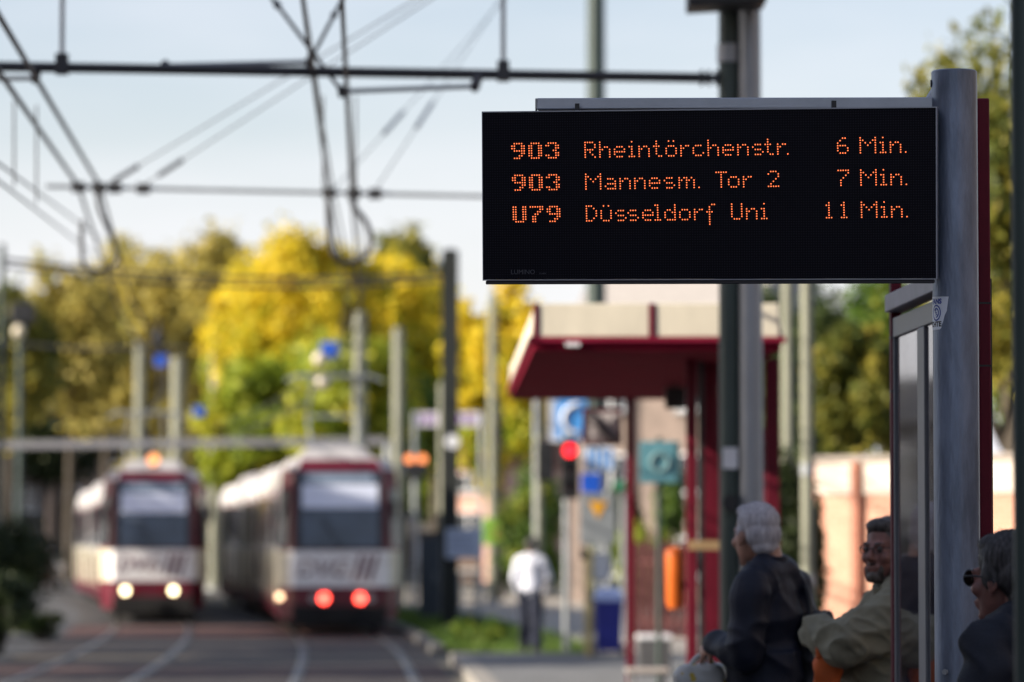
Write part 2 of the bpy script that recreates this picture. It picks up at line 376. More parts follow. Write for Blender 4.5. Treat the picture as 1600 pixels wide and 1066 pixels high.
def tree(px, top, bot, wpx, Y, m, label, n=5000, leaf=.17, k=26, name='tree', group=None, trunk_r=.22, base_z=0.0, depth=None, cat='tree', sz=.38, turn=0.0):
    if group == bgx: top -= 26
    X = GX(px, Y); zt = W(px, top, Y).z; zb = max(W(px, bot, Y).z, base_z + .1); r = (wpx / 2 / S(Y), depth or wpx / 2 / S(Y), (zt - zb) / 2)
    root = thing(name, label, cat, (X, Y, base_z), group)
    cc = np.array([0, 0, (zt + zb) / 2 - base_z])
    cl = make_clumps(cc, np.array(r) * .92, k, sz)
    if turn:      # autumn colour comes from the top of the crown down
        cl = [(p, q, float(np.clip(.5 + turn * (p[2] - cc[2]) / r[2] + rng.normal(0, .16), 0, 1))) for p, q, t in cl]
    tr = MB(); zc = cc[2]
    lean = rng.normal(0, .15, 2)
    path = [Vector((0, 0, -.15)), Vector((lean[0] * .3, lean[1] * .3, max(zb - base_z, .4) * .6)), Vector((lean[0], lean[1], zc)), Vector((lean[0] * 1.3, lean[1], zc + r[2] * .6))]
    tr.tube(path, [trunk_r * 1.25, trunk_r, trunk_r * .6, trunk_r * .15], 9)
    for (p, rr, t) in cl[:12]:
        a = Vector((lean[0], lean[1], min(zc, max(p[2] - r[2] * .5, (zb - base_z) * .8)))); b = Vector(p); mid = (a + b) / 2 + Vector((0, 0, -.1 * r[2]))
        tr.tube([a, mid, b], [trunk_r * .45, trunk_r * .25, trunk_r * .06], 6)
    obj('trunk', tr, M_bark, root, smooth=True)
    v, t = leaf_cloud(cl, n, leaf)
    obj('crown', tri_mesh('crown', v, m, t), m, root)
    return root
def shrub(name, label, px0, px1, top, Y, m, n, leaf, base_z=0.0, depth=None, cat='shrub', k=14):
    X0, X1 = GX(px0, Y), GX(px1, Y); zt = W(800, top, Y).z; cx = (X0 + X1) / 2; rx = (X1 - X0) / 2; h = zt - base_z
    root = thing(name, label, cat, (cx, Y, base_z))
    cl = make_clumps(np.array([0, 0, h * .52]), np.array([rx, depth or rx * .8, h * .5]), k, .42)
    st = MB()
    for (p, rr, t) in cl[:8]:
        q = Vector(p); st.tube([Vector((q.x * .25, q.y * .25, -.1)), Vector((q.x * .6, q.y * .6, q.z * .5)), q], [.04, .03, .01], 6)
    obj('stem', st, M_bark, root)
    v, t = leaf_cloud(cl, n, leaf); v[:, :, 2] = np.maximum(v[:, :, 2], .02)
    obj('foliage', tri_mesh('foliage', v, m, t), m, root)
    return root
L_yellow = leaf_mat('bright_yellow_leaves', [(.40, .38, .02), (.66, .52, .02), (.78, .62, .05), (.70, .50, .03), (.30, .36, .03)], .45)
L_gold = leaf_mat('green_turning_gold_leaves', [(.10, .20, .02), (.26, .34, .03), (.56, .48, .03), (.76, .58, .03), (.78, .62, .06)], .45)
L_ygreen = leaf_mat('yellow_green_leaves', [(.13, .20, .02), (.26, .33, .03), (.42, .43, .04), (.60, .52, .04)], .45)
L_tan = leaf_mat('tan_autumn_leaves', [(.24, .22, .06), (.38, .32, .08), (.54, .44, .11), (.27, .29, .08)], .42)
L_olive = leaf_mat('olive_leaves', [(.06, .08, .02), (.12, .15, .03), (.26, .24, .04), (.40, .33, .05)], .4)
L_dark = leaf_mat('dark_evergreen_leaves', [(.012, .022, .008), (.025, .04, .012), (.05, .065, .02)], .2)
L_dkgreen = leaf_mat('deep_green_leaves', [(.018, .035, .012), (.035, .065, .018), (.07, .10, .025), (.12, .13, .03)], .3)
L_green = leaf_mat('fresh_green_leaves', [(.03, .07, .012), (.07, .14, .022), (.14, .21, .03), (.30, .30, .03)], .38)
bgx = 'autumn trees beyond the trams'
tree(478, 345, 720, 320, 135, L_gold, 'bright golden yellow tree, widest crown above the right-hand tram', 17000, turn=.55, leaf=.17, k=84, sz=.30, group=bgx)
tree(600, 372, 740, 280, 142, L_gold, 'yellow tree right of the golden crown, behind the pale mast with blue sign', 14000, turn=.5, leaf=.18, k=70, sz=.30, group=bgx)
tree(400, 560, 790, 200, 126, L_ygreen, 'low yellow-green tree between the two trams', 5000, .2, 26, group=bgx, trunk_r=.15)
tree(545, 540, 800, 260, 122, L_ygreen, 'green and yellow tree directly behind the right tram roof', 6500, .2, 32, group=bgx, trunk_r=.15)
tree(630, 330, 620, 160, 165, L_olive, 'tall thin olive tree rising behind the yellow trees', 3600, .24, 26, group=bgx)
tree(778, 420, 800, 200, 118, L_gold, 'yellow tree between the dark pole and the shelter', 12000, turn=.45, leaf=.15, k=60, sz=.3, group=bgx, trunk_r=.16)
tree(680, 420, 800, 220, 150, L_gold, 'yellow-green tree behind the dark pole', 11000, turn=.4, leaf=.19, k=56, sz=.3, group=bgx)
tree(345, 360, 720, 210, 175, L_tan, 'tan brown tree beyond the left tram, tallest at its left', 8500, .24, 44, group=bgx)
tree(228, 370, 720, 230, 180, L_tan, 'tan tree above the oncoming tram roof', 9500, .24, 46, group=bgx)
tree(108, 385, 700, 210, 172, L_tan, 'sparse tan tree with sky showing through its crown', 4200, .24, 34, group=bgx)
tree(8, 450, 740, 190, 160, L_olive, 'dull olive tree at the far left edge', 6500, .23, 34, group=bgx)
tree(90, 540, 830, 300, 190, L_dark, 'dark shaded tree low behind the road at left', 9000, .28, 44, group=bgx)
tree(262, 580, 830, 210, 200, L_tan, 'brownish tree low between the masts at left', 6500, .28, 36, group=bgx)
tree(690, 690, 830, 230, 175, L_green, 'small green tree far down the street behind the dark pole', 3600, .26, 22, group=bgx)
tree(165, 372, 690, 190, 185, L_tan, 'olive tan tree filling the gap above the leftmost pale mast', 7500, .25, 36, group=bgx)
tree(470, 545, 800, 230, 129, L_ygreen, 'lime green tree between the trams, below the golden crown', 7500, .19, 34, group=bgx, trunk_r=.15)
tree(625, 560, 800, 180, 131, L_green, 'leafy green tree behind the pair of amber lights', 5500, .19, 28, group=bgx, trunk_r=.15)
tree(400, 400, 690, 190, 150, L_gold, 'yellow tree at the left shoulder of the golden crown', 6500, .21, 32, group=bgx)
rx = 'trees behind the brick wall'
tree(1608, -45, 720, 440, 52, L_olive, 'big olive and yellow tree at the right edge behind the wall', 17000, .085, 90, group=rx, sz=.3)
tree(1345, 485, 745, 190, 56, L_olive, 'yellow-green tree over the wall, left of the poster case', 11000, leaf=.07, k=64, group=rx, trunk_r=.10, sz=.3)
tree(1385, 400, 740, 190, 62, L_green, 'green tree behind the poster case and the wall', 9000, leaf=.075, k=50, group=rx, trunk_r=.12)
tree(1285, 410, 760, 190, 66, L_dkgreen, 'dark green tree between the two thin pale poles and the wall', 12000, leaf=.085, k=60, group=rx, trunk_r=.12)
tree(1200, 425, 790, 160, 74, L_dkgreen, 'green tree right behind the shelter corner', 9000, leaf=.09, k=46, group=rx, trunk_r=.12)
tree(1590, 330, 720, 120, 60, L_green, 'bright green tree low at the right edge', 4200, .08, 26, group=rx, trunk_r=.12)
shrub('hedge', 'tall olive hedge at the left end of the brick wall', 1204, 1292, 684, 42.4, L_dark, 9000, .045, .1, .4, 'hedge', 30)
shrub('shrub', 'yellowing shrub trailing over the top of the brick wall', 1290, 1420, 690, 46.6, L_olive, 4200, .05, .1, .5, k=22)
shrub('shrub', 'round light green bush behind the woman in white', 770, 880, 728, 100, L_green, 6000, .09, 0, 1.0, k=22)
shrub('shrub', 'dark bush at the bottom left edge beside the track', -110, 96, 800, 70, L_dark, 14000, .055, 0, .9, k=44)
shrub('shrub', 'small green weedy clump in front of the dark bush', 25, 108, 955, 68, L_dkgreen, 2200, .04, 0, .4)
shrub('shrub', 'low bright green tuft at the near end of the verge', 698, 800, 968, 62.5, L_green, 2600, .04, 0, .4)
shrub('shrub', 'yellow-green bush behind the thin red shelter post', 950, 1015, 812, 78, L_ygreen, 2600, .07, 0, .7)
tree(972, 755, 890, 70, 98, L_dkgreen, 'slim dark green tree behind the notice board with the yellow triangle', 5000, .09, 26, trunk_r=.07)
tree(1050, 700, 870, 60, 96, L_green, 'small green tree behind the teal board', 3600, .09, 22, trunk_r=.06)
shrub('shrub', 'dark green bush beyond the orange litter bin', 1010, 1075, 835, 82, L_green, 2600, .08, 0, .7)
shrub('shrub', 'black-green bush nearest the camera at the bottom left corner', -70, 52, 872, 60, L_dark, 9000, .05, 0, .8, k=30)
# the row of street trees left of the view that shades the tracks
for i, (x, y) in enumerate(((-13.2, 49), (-14.2, 55), (-13.8, 61), (-15.2, 67.5), (-15.8, 73.5), (-16.6, 79.5))):
    pxx = 800 + x * S(y)
    tree(pxx, 848 - (9.0 - 1.75) * S(y), 848 - .9 * S(y), 6.2 * S(y), y, L_olive, 'street tree %s beside the road, left of the view' % ('closest to the tall house', 'second after the tall house', 'third after the tall house', 'fourth after the tall house', 'fifth after the tall house', 'farthest from the tall house')[i], 4200, .2, 24, group='street trees along the road', trunk_r=.2)
# ============================================================ THE DEPARTURE DISPLAY
PX = W(1495, 800, 12.0).x
dsp = thing('departure_display', 'grey post carrying the black departure board with orange dot matrix lines', 'display', (PX, 12.0, .15))
base = Vector((PX, 12.0, .15))
def sub(mb): return rebase(mb, base)
ztop = W(1495, 111, 12.0).z; PR = .0715
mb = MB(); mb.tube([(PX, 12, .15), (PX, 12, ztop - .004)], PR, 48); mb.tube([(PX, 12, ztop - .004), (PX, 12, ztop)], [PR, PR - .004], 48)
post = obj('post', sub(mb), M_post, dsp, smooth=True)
mb = MB(); mb.tube([(PX, 12, .15), (PX, 12, .165)], .15, 24); obj('base_plate', sub(mb), M_galv, dsp)
mb = MB()
for a in (0.9, 2.5, 4.1, 5.6): mb.tube([(PX + .115 * math.cos(a), 12 + .115 * math.sin(a), .165), (PX + .115 * math.cos(a), 12 + .115 * math.sin(a), .185)], .014, 6)
obj('anchor_bolts', sub(mb), M_galv, dsp)
b_ = W(1478, 1050, 11.93); mb = MB(); mb.tube([b_, b_ + Vector((-.006, -.012, 0))], .009, 6); obj('cover_screw', sub(mb), M_galv, dsp)
# board placed as solved from its four corners
BC = Vector((.61203, 12.0, 2.83971)); BW, BH = 1.43714, .53588
Rm = Matrix.Rotation(-.18504, 4, 'Z') @ Matrix.Rotation(.08099, 4, 'X') @ Matrix.Rotation(.00997, 4, 'Y')
BM = Matrix.Translation(BC) @ Rm
BI = BM.inverted()
def on_board(px, py):
    o = BI @ Vector((0, 0, CAM_H)); d = BI.to_3x3() @ (W(px, py, 10.0) - Vector((0, 0, CAM_H)))
    t = -o.y / d.y; q = o + d * t; return Vector((q.x, q.z))
BD = .115
M_frame = mat('board_frame_metal', (.30, .32, .38), .35, .7, .08, 9)
M_case = mat('board_case', (.02, .021, .026), .45, .2, .15)
mb = MB(BM); mb.box(-BW / 2 + .004, BW / 2 - .004, .012, BD, -BH / 2 + .004, BH / 2 - .004); hs = obj('housing', sub(mb), M_case, dsp, bevel=.003)
# slim silver frame round the front
fw = .0036; mb = MB(BM)
mb.box(-BW / 2, BW / 2, -.002, .05, BH / 2 - fw, BH / 2); mb.box(-BW / 2, BW / 2, -.002, .05, -BH / 2, -BH / 2 + fw * .8)
mb.box(-BW / 2, -BW / 2 + fw * .6, -.0019, .05, -BH / 2 + fw * .8, BH / 2 - fw); mb.box(BW / 2 - fw, BW / 2, -.0019, .05, -BH / 2 + fw * .8, BH / 2 - fw)
obj('frame', sub(mb), M_frame, dsp)
mb = MB(BM); mb.box(-BW / 2 + .008, BW / 2 - .012, .006, .06, -BH / 2 - .0125, -BH / 2 - .0005); obj('bottom_rail', sub(mb), mat('dark_rail', (.05, .05, .06), .4, .5), dsp, bevel=.003)
# front panel with the grid of unlit diodes
m = bpy.data.materials.new('led_panel'); m.use_nodes = True; n = m.node_tree.nodes; l = m.node_tree.links; p = n['Principled BSDF']
p.inputs['Roughness'].default_value = .5; p.inputs['Specular IOR Level'].default_value = .12
tc = n.new('ShaderNodeTexCoord'); vo = n.new('ShaderNodeTexVoronoi'); vo.inputs['Scale'].default_value = 128.5; vo.inputs['Randomness'].default_value = 0
l.new(tc.outputs['Object'], vo.inputs['Vector'])
rp = n.new('ShaderNodeValToRGB'); l.new(vo.outputs['Distance'], rp.inputs[0])
rp.color_ramp.elements[0].position = .2; rp.color_ramp.elements[0].color = (.016, .014, .026, 1); rp.color_ramp.elements[1].position = .34; rp.color_ramp.elements[1].color = (.0024, .0026, .0058, 1)
l.new(rp.outputs[0], p.inputs['Base Color'])
mb = MB(); x0, x1 = -BW / 2 + fw, BW / 2 - fw; z0, z1 = -BH / 2 + fw, BH / 2 - fw
mb.box(x0, x1, .001, .0115, z0, z1)
scr = obj('screen', mb, m, dsp); scr.matrix_local = Matrix.Translation(-base) @ BM
# the lit text
F = {}
def G(ch, s, r0=0): F[ch] = (s.split('/'), r0)
B9 = '.XXXX./XX..XX/XX..XX/.XXXXX/....XX/...XX./.XXX..'
BOLD = {'9': B9, '0': '.XXXX./XX..XX/XX..XX/XX..XX/XX..XX/XX..XX/.XXXX.', '3': '.XXXX./XX..XX/....XX/...XX./....XX/XX..XX/.XXXX.',
        'U': 'XX..XX/XX..XX/XX..XX/XX..XX/XX..XX/XX..XX/.XXXX.', '7': 'XXXXXX/....XX/...XX./..XX../.XX.../.XX.../.XX...'}
G('R', 'XXXX./X...X/X...X/XXXX./X.X../X..X./X...X'); G('h', 'X..../X..../X.XX./XX..X/X...X/X...X/X...X')
G('e', '.XXX./X...X/XXXXX/X..../.XXX.', 2); G('i', '.X./.../XX./.X./.X./.X./XXX'); G('n', 'X.XX./XX..X/X...X/X...X/X...X', 2)
G('t', '.X../.X../XXX./.X../.X../.X../..XX'); G('ö', '.X.X./...../.XXX./X...X/X...X/X...X/.XXX.'); G('r', 'X.XX/XX../X.../X.../X...', 2)
G('c', '.XXX./X..../X..../X...X/.XXX.', 2); G('s', '.XXX./X..../.XXX./....X/.XXX.', 2); G('.', 'X', 6)
G('M', 'X.....X/XX...XX/X.X.X.X/X..X..X/X.....X/X.....X/X.....X'); G('a', '.XXX./....X/.XXXX/X...X/.XXXX', 2)
G('m', 'X.XX.X./XX.XX.X/X..X..X/X..X..X/X..X..X', 2); G('T', 'XXXXX/..X../..X../..X../..X../..X../..X..'); G('o', '.XXX./X...X/X...X/X...X/.XXX.', 2)
G('2', '.XXX./X...X/....X/...X./..X../.X.../XXXXX'); G('D', 'XXX../X..X./X...X/X...X/X...X/X..X./XXX..'); G('Ü', '.X.X./...../X...X/X...X/X...X/X...X/.XXX.')
G('l', 'XX./.X./.X./.X./.X./.X./XXX'); G('d', '....X/....X/.XX.X/X..XX/X...X/X...X/.XXXX'); G('f', '..XX/.X../.X../XXX./.X../.X../.X../.X../.X..')
G('U', 'X...X/X...X/X...X/X...X/X...X/X...X/.XXX.'); G('6', '..XX./.X.../X..../XXXX./X...X/X...X/.XXX.'); G('7', 'XXXXX/....X/...X./..X../.X.../.X.../.X...'); G('1', '.X./XX./.X./.X./.X./.X./XXX')
LINES = [([('9', 0), ('0', 7), ('3', 14)], [('R', 30), ('h', 36), ('e', 42), ('i', 48), ('n', 52), ('t', 58), ('ö', 63), ('r', 69), ('c', 74), ('h', 80), ('e', 86), ('n', 92), ('s', 98), ('t', 103), ('r', 108), ('.', 112), ('6', 132)]),
         ([('9', 0), ('0', 7), ('3', 14)], [('M', 30), ('a', 38), ('n', 44), ('n', 50), ('e', 56), ('s', 62), ('m', 68), ('.', 76), ('T', 83), ('o', 88), ('r', 94), ('2', 104), ('7', 132)]),
         ([('U', 0), ('7', 7), ('9', 14)], [('D', 30), ('Ü', 36), ('s', 42), ('s', 47), ('e', 53), ('l', 58), ('d', 62), ('o', 68), ('r', 74), ('f', 79), ('U', 89), ('n', 95), ('i', 101), ('1', 127), ('1', 133)])]
pA = on_board(799.8, 224.8); pE = on_board(1415.2, 237.7); pC = on_board(802.0, 323.9)
v_ = (pC - pA) / 26; u_ = (pE - pA - v_ * 6) / 159
M_led = emit('lit_orange_diodes', (1.0, .19, .06), .95)
for k, (bold, reg) in enumerate(LINES):
    mb = MB()
    def dot(c, r):
        q = pA + u_ * c + v_ * (r + 13 * k)
        vs = [(q.x, -.0012, q.y)] + [(q.x + 0.0021 * math.cos(a), -.0002, q.y + 0.0021 * math.sin(a)) for a in [i * math.pi / 4 for i in range(8)]]
        mb.add(vs, [(0, 1 + i, 1 + (i + 1) % 8) for i in range(8)])
    for ch, c0 in bold:
        for r, row in enumerate(BOLD[ch].split('/')):
            for c, x in enumerate(row):
                if x == 'X': dot(c0 + c, r)
    for ch, c0 in reg + [('M', 141), ('i', 149), ('n', 153), ('.', 159)]:
        rows, r0 = F[ch]
        for r, row in enumerate(rows):
            for c, x in enumerate(row):
                if x == 'X': dot(c0 + c, r + r0)
    o = obj('lit_lettering', mb, M_led, dsp); o.matrix_local = Matrix.Translation(-base) @ BM
# maker's small grey lettering, bottom left
M_letter = mat('grey_lettering', (.06, .062, .08), .6)
a = on_board(797, 425.5); b = on_board(837, 425.5)
MT = lambda c: Matrix.Translation(-base) @ BM @ Matrix.Translation((c.x, -.0005, c.y)) @ Matrix.Rotation(math.pi / 2, 4, 'X')
text_mesh('LUMINO', .0205, M_letter, 'maker_lettering', dsp, extrude=.0003, M=MT((a + b) / 2))
text_mesh('Krefeld', .0072, M_letter, 'maker_lettering', dsp, extrude=.0003, M=MT(on_board(848, 427.5)))
# arm above the board, its two bracket stubs
ya = 12.07
pl = BM @ Vector((-BW / 2 + .165, .075, BH / 2 + .022)); pr = BM @ Vector((BW / 2 - .02, .075, BH / 2 + .022))
mb = MB(); mb.beam(pl, Vector((PX - .05, 12.02, pr.z)), .06, .036); arm = obj('arm', sub(mb), M_alu, dsp, bevel=.004)
mb = MB(); mb.tube([pl + Vector((-.006, 0, 0)), pl], .02, 12); obj('arm_end_cap', sub(mb), M_case, arm)
for fx in (-.418, .395):
    q = BM @ Vector((fx, .035, BH / 2 + .008)); mb = MB(); mb.box(q.x - .007, q.x + .007, q.y - .012, q.y + .012, q.z - .012, q.z + .014); obj('bracket_stub', sub(mb), M_black, dsp)
mb = MB(); mb.tube([(PX - .068, 12.04, pr.z + .012), (PX - .045, 12.04, pr.z + .05)], .02, 8); obj('weld_gusset', sub(mb), M_alu, dsp)
mb = MB(); mb.tube([(PX - PR - .003, 12, ztop - .04), (PX - PR + .01, 12, ztop - .04)], .012, 8); obj('vent_plug', sub(mb), M_case, dsp)
# torn sticker wrapped round the post
def curved(z0f, a0, a1, outline, off, mb):      # outline in (arc metres from left edge, z)
    pass
M_stk = mat('torn_white_sticker', (.80, .84, .92), .45, 0, .05)
A0 = math.radians(-196); zs0 = W(1470, 462, 11.95).z; zs1 = W(1470, 515, 11.95).z; hz = zs0 - zs1
def cyl(arc, z, off=.0006): an = A0 + arc / PR; return (PX + (PR + off) * math.cos(an), 12 + (PR + off) * math.sin(an), z)
mb = MB(); R_ = 18; Cn = 16; wtop = .077; ph = []
edge = [(0, .103), (.15, .1005), (.45, .096), (.5, .093), (.55, .090), (.6, .088), (.75, .084), (.85, .079), (.97, .076), (1.0, .071)]
def redge(f):
    for i in range(len(edge) - 1):
        if edge[i][0] <= f <= edge[i + 1][0]:
            t = (f - edge[i][0]) / (edge[i + 1][0] - edge[i][0]); return edge[i][1] * (1 - t) + edge[i + 1][1] * t
vs = []
for i in range(R_ + 1):
    f = i / R_
    for j in range(Cn + 1):
        g = j / Cn; vs.append(cyl(redge(f) * g, zs0 - hz * f - .004 * g * (1 - f)))
mb.add(vs, [(i * (Cn + 1) + j, i * (Cn + 1) + j + 1, (i + 1) * (Cn + 1) + j + 1, (i + 1) * (Cn + 1) + j) for i in range(R_) for j in range(Cn)])
stk = obj('sticker', sub(mb), M_stk, post, smooth=True)
def wrap_text(body, size, arc, z, m, nm, shear=0):
    o = text_mesh(body, size, m, nm, stk, shear=shear, extrude=.0, bold=.0009)
    for vtx in o.data.vertices:
        q = cyl(arc + vtx.co.x, z + vtx.co.y, .0012); vtx.co = Vector(q) - base
    return o
M_ink = mat('blue_sticker_ink', (.012, .05, .36), .5, 0, .05); M_inkk = mat('black_sticker_ink', (.01, .01, .012), .5, 0, .05)
wrap_text('FANS', .0215, .0525, zs0 - .018, M_ink, 'sticker_lettering'); wrap_text('RECHTE', .0215, .038, zs0 - .089, M_inkk, 'sticker_lettering')
mb = MB()
def arcband(cx, cz, r0, r1, a0, a1, sx=1.0, sy=1.2, n=24):
    vs = []; 
    for i in range(n + 1):
        a = a0 + (a1 - a0) * i / n
        for r in (r0, r1): vs.append(Vector(cyl(cx + sx * r * math.cos(a), cz + sy * r * math.sin(a), .0011)) - base)
    mb.add(vs, [(2 * i, 2 * i + 1, 2 * i + 3, 2 * i + 2) for i in range(n)])
ec, ez = .054, zs0 - .053
arcband(ec, ez, .0175, .0212, 0, 6.283); arcband(ec, ez, .0095, .0132, -1.6, 2.6); arcband(ec - .001, ez + .004, .0025, .0055, 1.2, 5.8); arcband(ec + .002, ez - .010, .003, .0055, -.4, 2.9)
obj('sticker_emblem', mb, M_ink, stk)

# ============================================================ POSTER CASE beside the display
p_far = Vector((GX(1401, 14.3, 2.0), 14.3, .15)); p_near = Vector((GX(1539, 12.25, 2.0), 12.25, .15))
vc = thing('poster_case', 'dark red framed poster case with glossy glass behind the grey display post', 'poster case', p_far)
dv = (p_near - p_far); Lc = dv.length; dv.normalize(); nv = Vector((dv.y, -dv.x, 0)); nv = nv if nv.x < 0 else -nv     # nv points to the tracks
CM = Matrix(((dv.x, nv.x, 0, 0), (dv.y, nv.y, 0, 0), (0, 0, 1, 0), (0, 0, 0, 1)))       # local x along the case, y towards tracks
ZR = -.15
for x in (0, Lc):
    mb = MB(CM); mb.box(x - .028, x + .028, -.018, .022, 0, 3.02); pst = obj('post', mb, M_red, vc, bevel=.006)
    mb = MB(CM)
    for zz in (2.36, 2.16): mb.box(x - .0285, x + .0285, -.0185, .0225, zz, zz + .006)
    obj('joint_grooves', mb, M_black, pst)
mb = MB(CM); mb.box(.028, Lc - .028, -.014, .018, 2.92, 3.0); obj('top_beam', mb, M_red, vc, bevel=.005)
mb = MB(CM); mb.box(.028, Lc - .028, -.026, .045, 2.455, 2.52); obj('header', mb, mat('grey_header', (.33, .32, .36), .5, .1, .2, 4), vc, bevel=.004)
mb = MB(CM); mb.box(.028, Lc - .028, -.03, -.019, .45, 2.445); obj('back_panel', mb, M_black, vc)
M_fr = mat('pale_grey_case_frame', (.20, .21, .23), .4, .2, .12, 5)
fx = [.028, .045, .655, .82, Lc - .06, Lc - .028]
mb = MB(CM); mb.box(.028, Lc - .028, -.0185, .016, 2.36, 2.435); mb.box(.028, Lc - .028, -.0185, .016, .45, .53)
for a, b in ((0, 1), (2, 3), (4, 5)): mb.box(fx[a], fx[b], -.018, .0155, .53, 2.36)
obj('frame', mb, M_fr, vc, bevel=.004)
M_case_glass = mat('glossy_case_glass', (.040, .036, .046), .045, 0, .45, 2.2, coat=.25, spec=.5)
for a, b in ((1, 2), (3, 4)):
    mb = MB(CM); mb.box(fx[a], fx[b], -.017, .006, .53, 2.36); obj('glass_pane', mb, M_case_glass, vc)
# dark mast at the right edge, nearer than the display
Xr = GX(1603, 8.2, 2.0)
mb = MB(); r_ = .0205 * 1.35; mb.tube([(Xr, 8.2, .15), (Xr, 8.2, 4.6)], r_ , 20)
o = thing('sign_pole', 'dark green pole at the right edge in front of the man with sunglasses', 'pole', (Xr, 8.2, .15)); obj('shaft', rebase(mb, (Xr, 8.2, .15)), M_darkgreen, o, smooth=True)
mb = MB(); mb.tube([(0, 0, 0), (0, 0, .02)], .07, 16); obj('base_plate', mb, M_darkgreen, o)
mb = MB(); mb.tube([(0, 0, 4.45), (0, 0, 4.47)], r_ + .004, 20); obj('cap', mb, M_black, o)

# ============================================================ MASTS BEHIND THE BOARD
def mast(px, top, w, Y, m, label, name='mast', base_z=.0, bands=(), shape='round', cat='mast', group=None):
    X = GX(px, Y, 2.0); zt = W(px, top, Y).z; r = w / 2 / S(Y)
    o = thing(name, label, cat, (X, Y, base_z), group); mb = MB()
    if shape == 'round': mb.tube([(0, 0, -.1), (0, 0, (zt - base_z) * .5), (0, 0, zt - base_z)], [r * 1.06, r, r * .93], 18)
    else:
        mb.box(-r, r, -r, -r * .7, -.1, zt - base_z); mb.box(-r, r, r * .7, r, -.1, zt - base_z); mb.box(-r * .16, r * .16, -r * .7, r * .7, -.1, zt - base_z)
    obj('shaft', mb, m, o, smooth=(shape == 'round'))
    mb = MB(); mb.tube([(0, 0, zt - base_z), (0, 0, zt - base_z + .05)], [r * .98, r * .5], 14); obj('cap', mb, M_black if m is M_darkgreen else m, o)
    mb = MB(); mb.tube([(0, 0, -.02), (0, 0, .12)], r * 1.6, 14); obj('foot', mb, M_galv, o)
    for zz in bands:
        mb = MB(); mb.tube([(0, 0, zz - base_z), (0, 0, zz - base_z + .12)], r * 1.12, 18); obj('clamp_band', mb, M_galv, o)
    return o
YA = 25.5
gm = mast(1141, -330, 34, YA, M_darkgreen, 'thick dark green mast directly left of the grey mast behind the board', base_z=.15, bands=(4.95,))
gy = mast(1174, -330, 36, YA - .05, M_galv, 'smooth grey mast standing against the dark green one behind the board', base_z=.15)
# white label and black lock on the green mast
q = W(1141, 716, YA - .08); mb = MB(); mb.box(q.x - .05, q.x + .05, YA - .087, YA - .078, q.z - .07, q.z + .07); obj('white_notice', rebase(mb, gm.location), M_signwhite, gm)
q = W(1141, 786, YA - .08); mb = MB(); mb.tube([(q.x, YA - .06, q.z), (q.x, YA - .12, q.z)], .055, 12); obj('lock_box', rebase(mb, gm.location), M_black, gm)
q = W(1133, 8, YA - .1)
ls = thing('loudspeaker', 'black box loudspeaker fixed high on the two masts above the board', 'loudspeaker', (q.x, YA - .35, q.z))
mb = MB(); mb.hexa([(-.265, -.2, -.07), (.25, -.2, -.04), (.25, .2, -.04), (-.265, .2, -.07)], [(-.265, -.2, .30), (.25, -.2, .30), (.25, .2, .30), (-.265, .2, .30)]); obj('cabinet', mb, M_black, ls, bevel=.015)
mb = MB(); mb.box(-.20, .20, -.206, -.2005, .02, .25); obj('grille', mb, mat('speaker_grille', (.03, .03, .035), .6, .3), ls)
mb = MB(); mb.box(-.05, .12, .2, .28, .05, .2); obj('bracket', mb, M_galv, ls)
m2 = mast(932, -240, 30, 64, M_darkgreen, 'dark mast rising alone above the left half of the board', base_z=.15)
mast(1232, 420, 20, 50, M_pale, 'pale mast between the hedge and the grey mast, the thicker of two', cat='mast')
tp = mast(1262, 400, 20, 40, M_pale, 'thin pale mast in front of the hedge, left of the brick wall', base_z=.15, bands=(2.45, 1.3))

# ============================================================ OVERHEAD LINE
def wire(name, label, pts, r=.012, cat='wire', group=None, m=None, n=6):
    mb = MB(); mb.tube(pts, r, n); return tag(obj(name, mb, m or M_wire, smooth=True), label, cat, group)
def sag(a, b, k=6, s=.1):
    a, b = Vector(a), Vector(b); return [a.lerp(b, i / k) - Vector((0, 0, s * 4 * (i / k) * (1 - i / k))) for i in range(k + 1)]
pa = W(-140, 102, YA - .65); pb = W(1122, 122, YA)
ca = thing('cantilever_arm', 'dark tubular bracket arm crossing the sky from the masts to the left', 'bracket arm', pb)
mb = MB(); mb.tube([pa, pb + Vector((-.06, 0, 0))], .034, 12); obj('tube', rebase(mb, pb), M_wire, ca, smooth=True)
mb = MB()
for k in range(3): mb.tube([pb + Vector((-.12 + k * .05, 0, 0)), pb + Vector((-.10 + k * .05, 0, 0))], .055, 12)
mb.tube([pb + Vector((-.15, 0, 0)), pb + Vector((.10, 0, 0))], .028, 10); obj('insulator', rebase(mb, pb), M_ins, ca)
def arm_at(px): 
    t = (px + 140) / 1262; return pa.lerp(pb, t)
for px in (92, 780):
    q = arm_at(px); mb = MB(); mb.tube([q, q + Vector((0, .0, 3.0))], .016, 8); hr = obj('hanger_rod', rebase(mb, pb), M_galv, ca)
    mb = MB(); mb.box(q.x - .04, q.x + .04, q.y - .045, q.y + .045, q.z - .045, q.z + .09); obj('clamp', rebase(mb, pb), M_wire, hr)
YB = 36.0
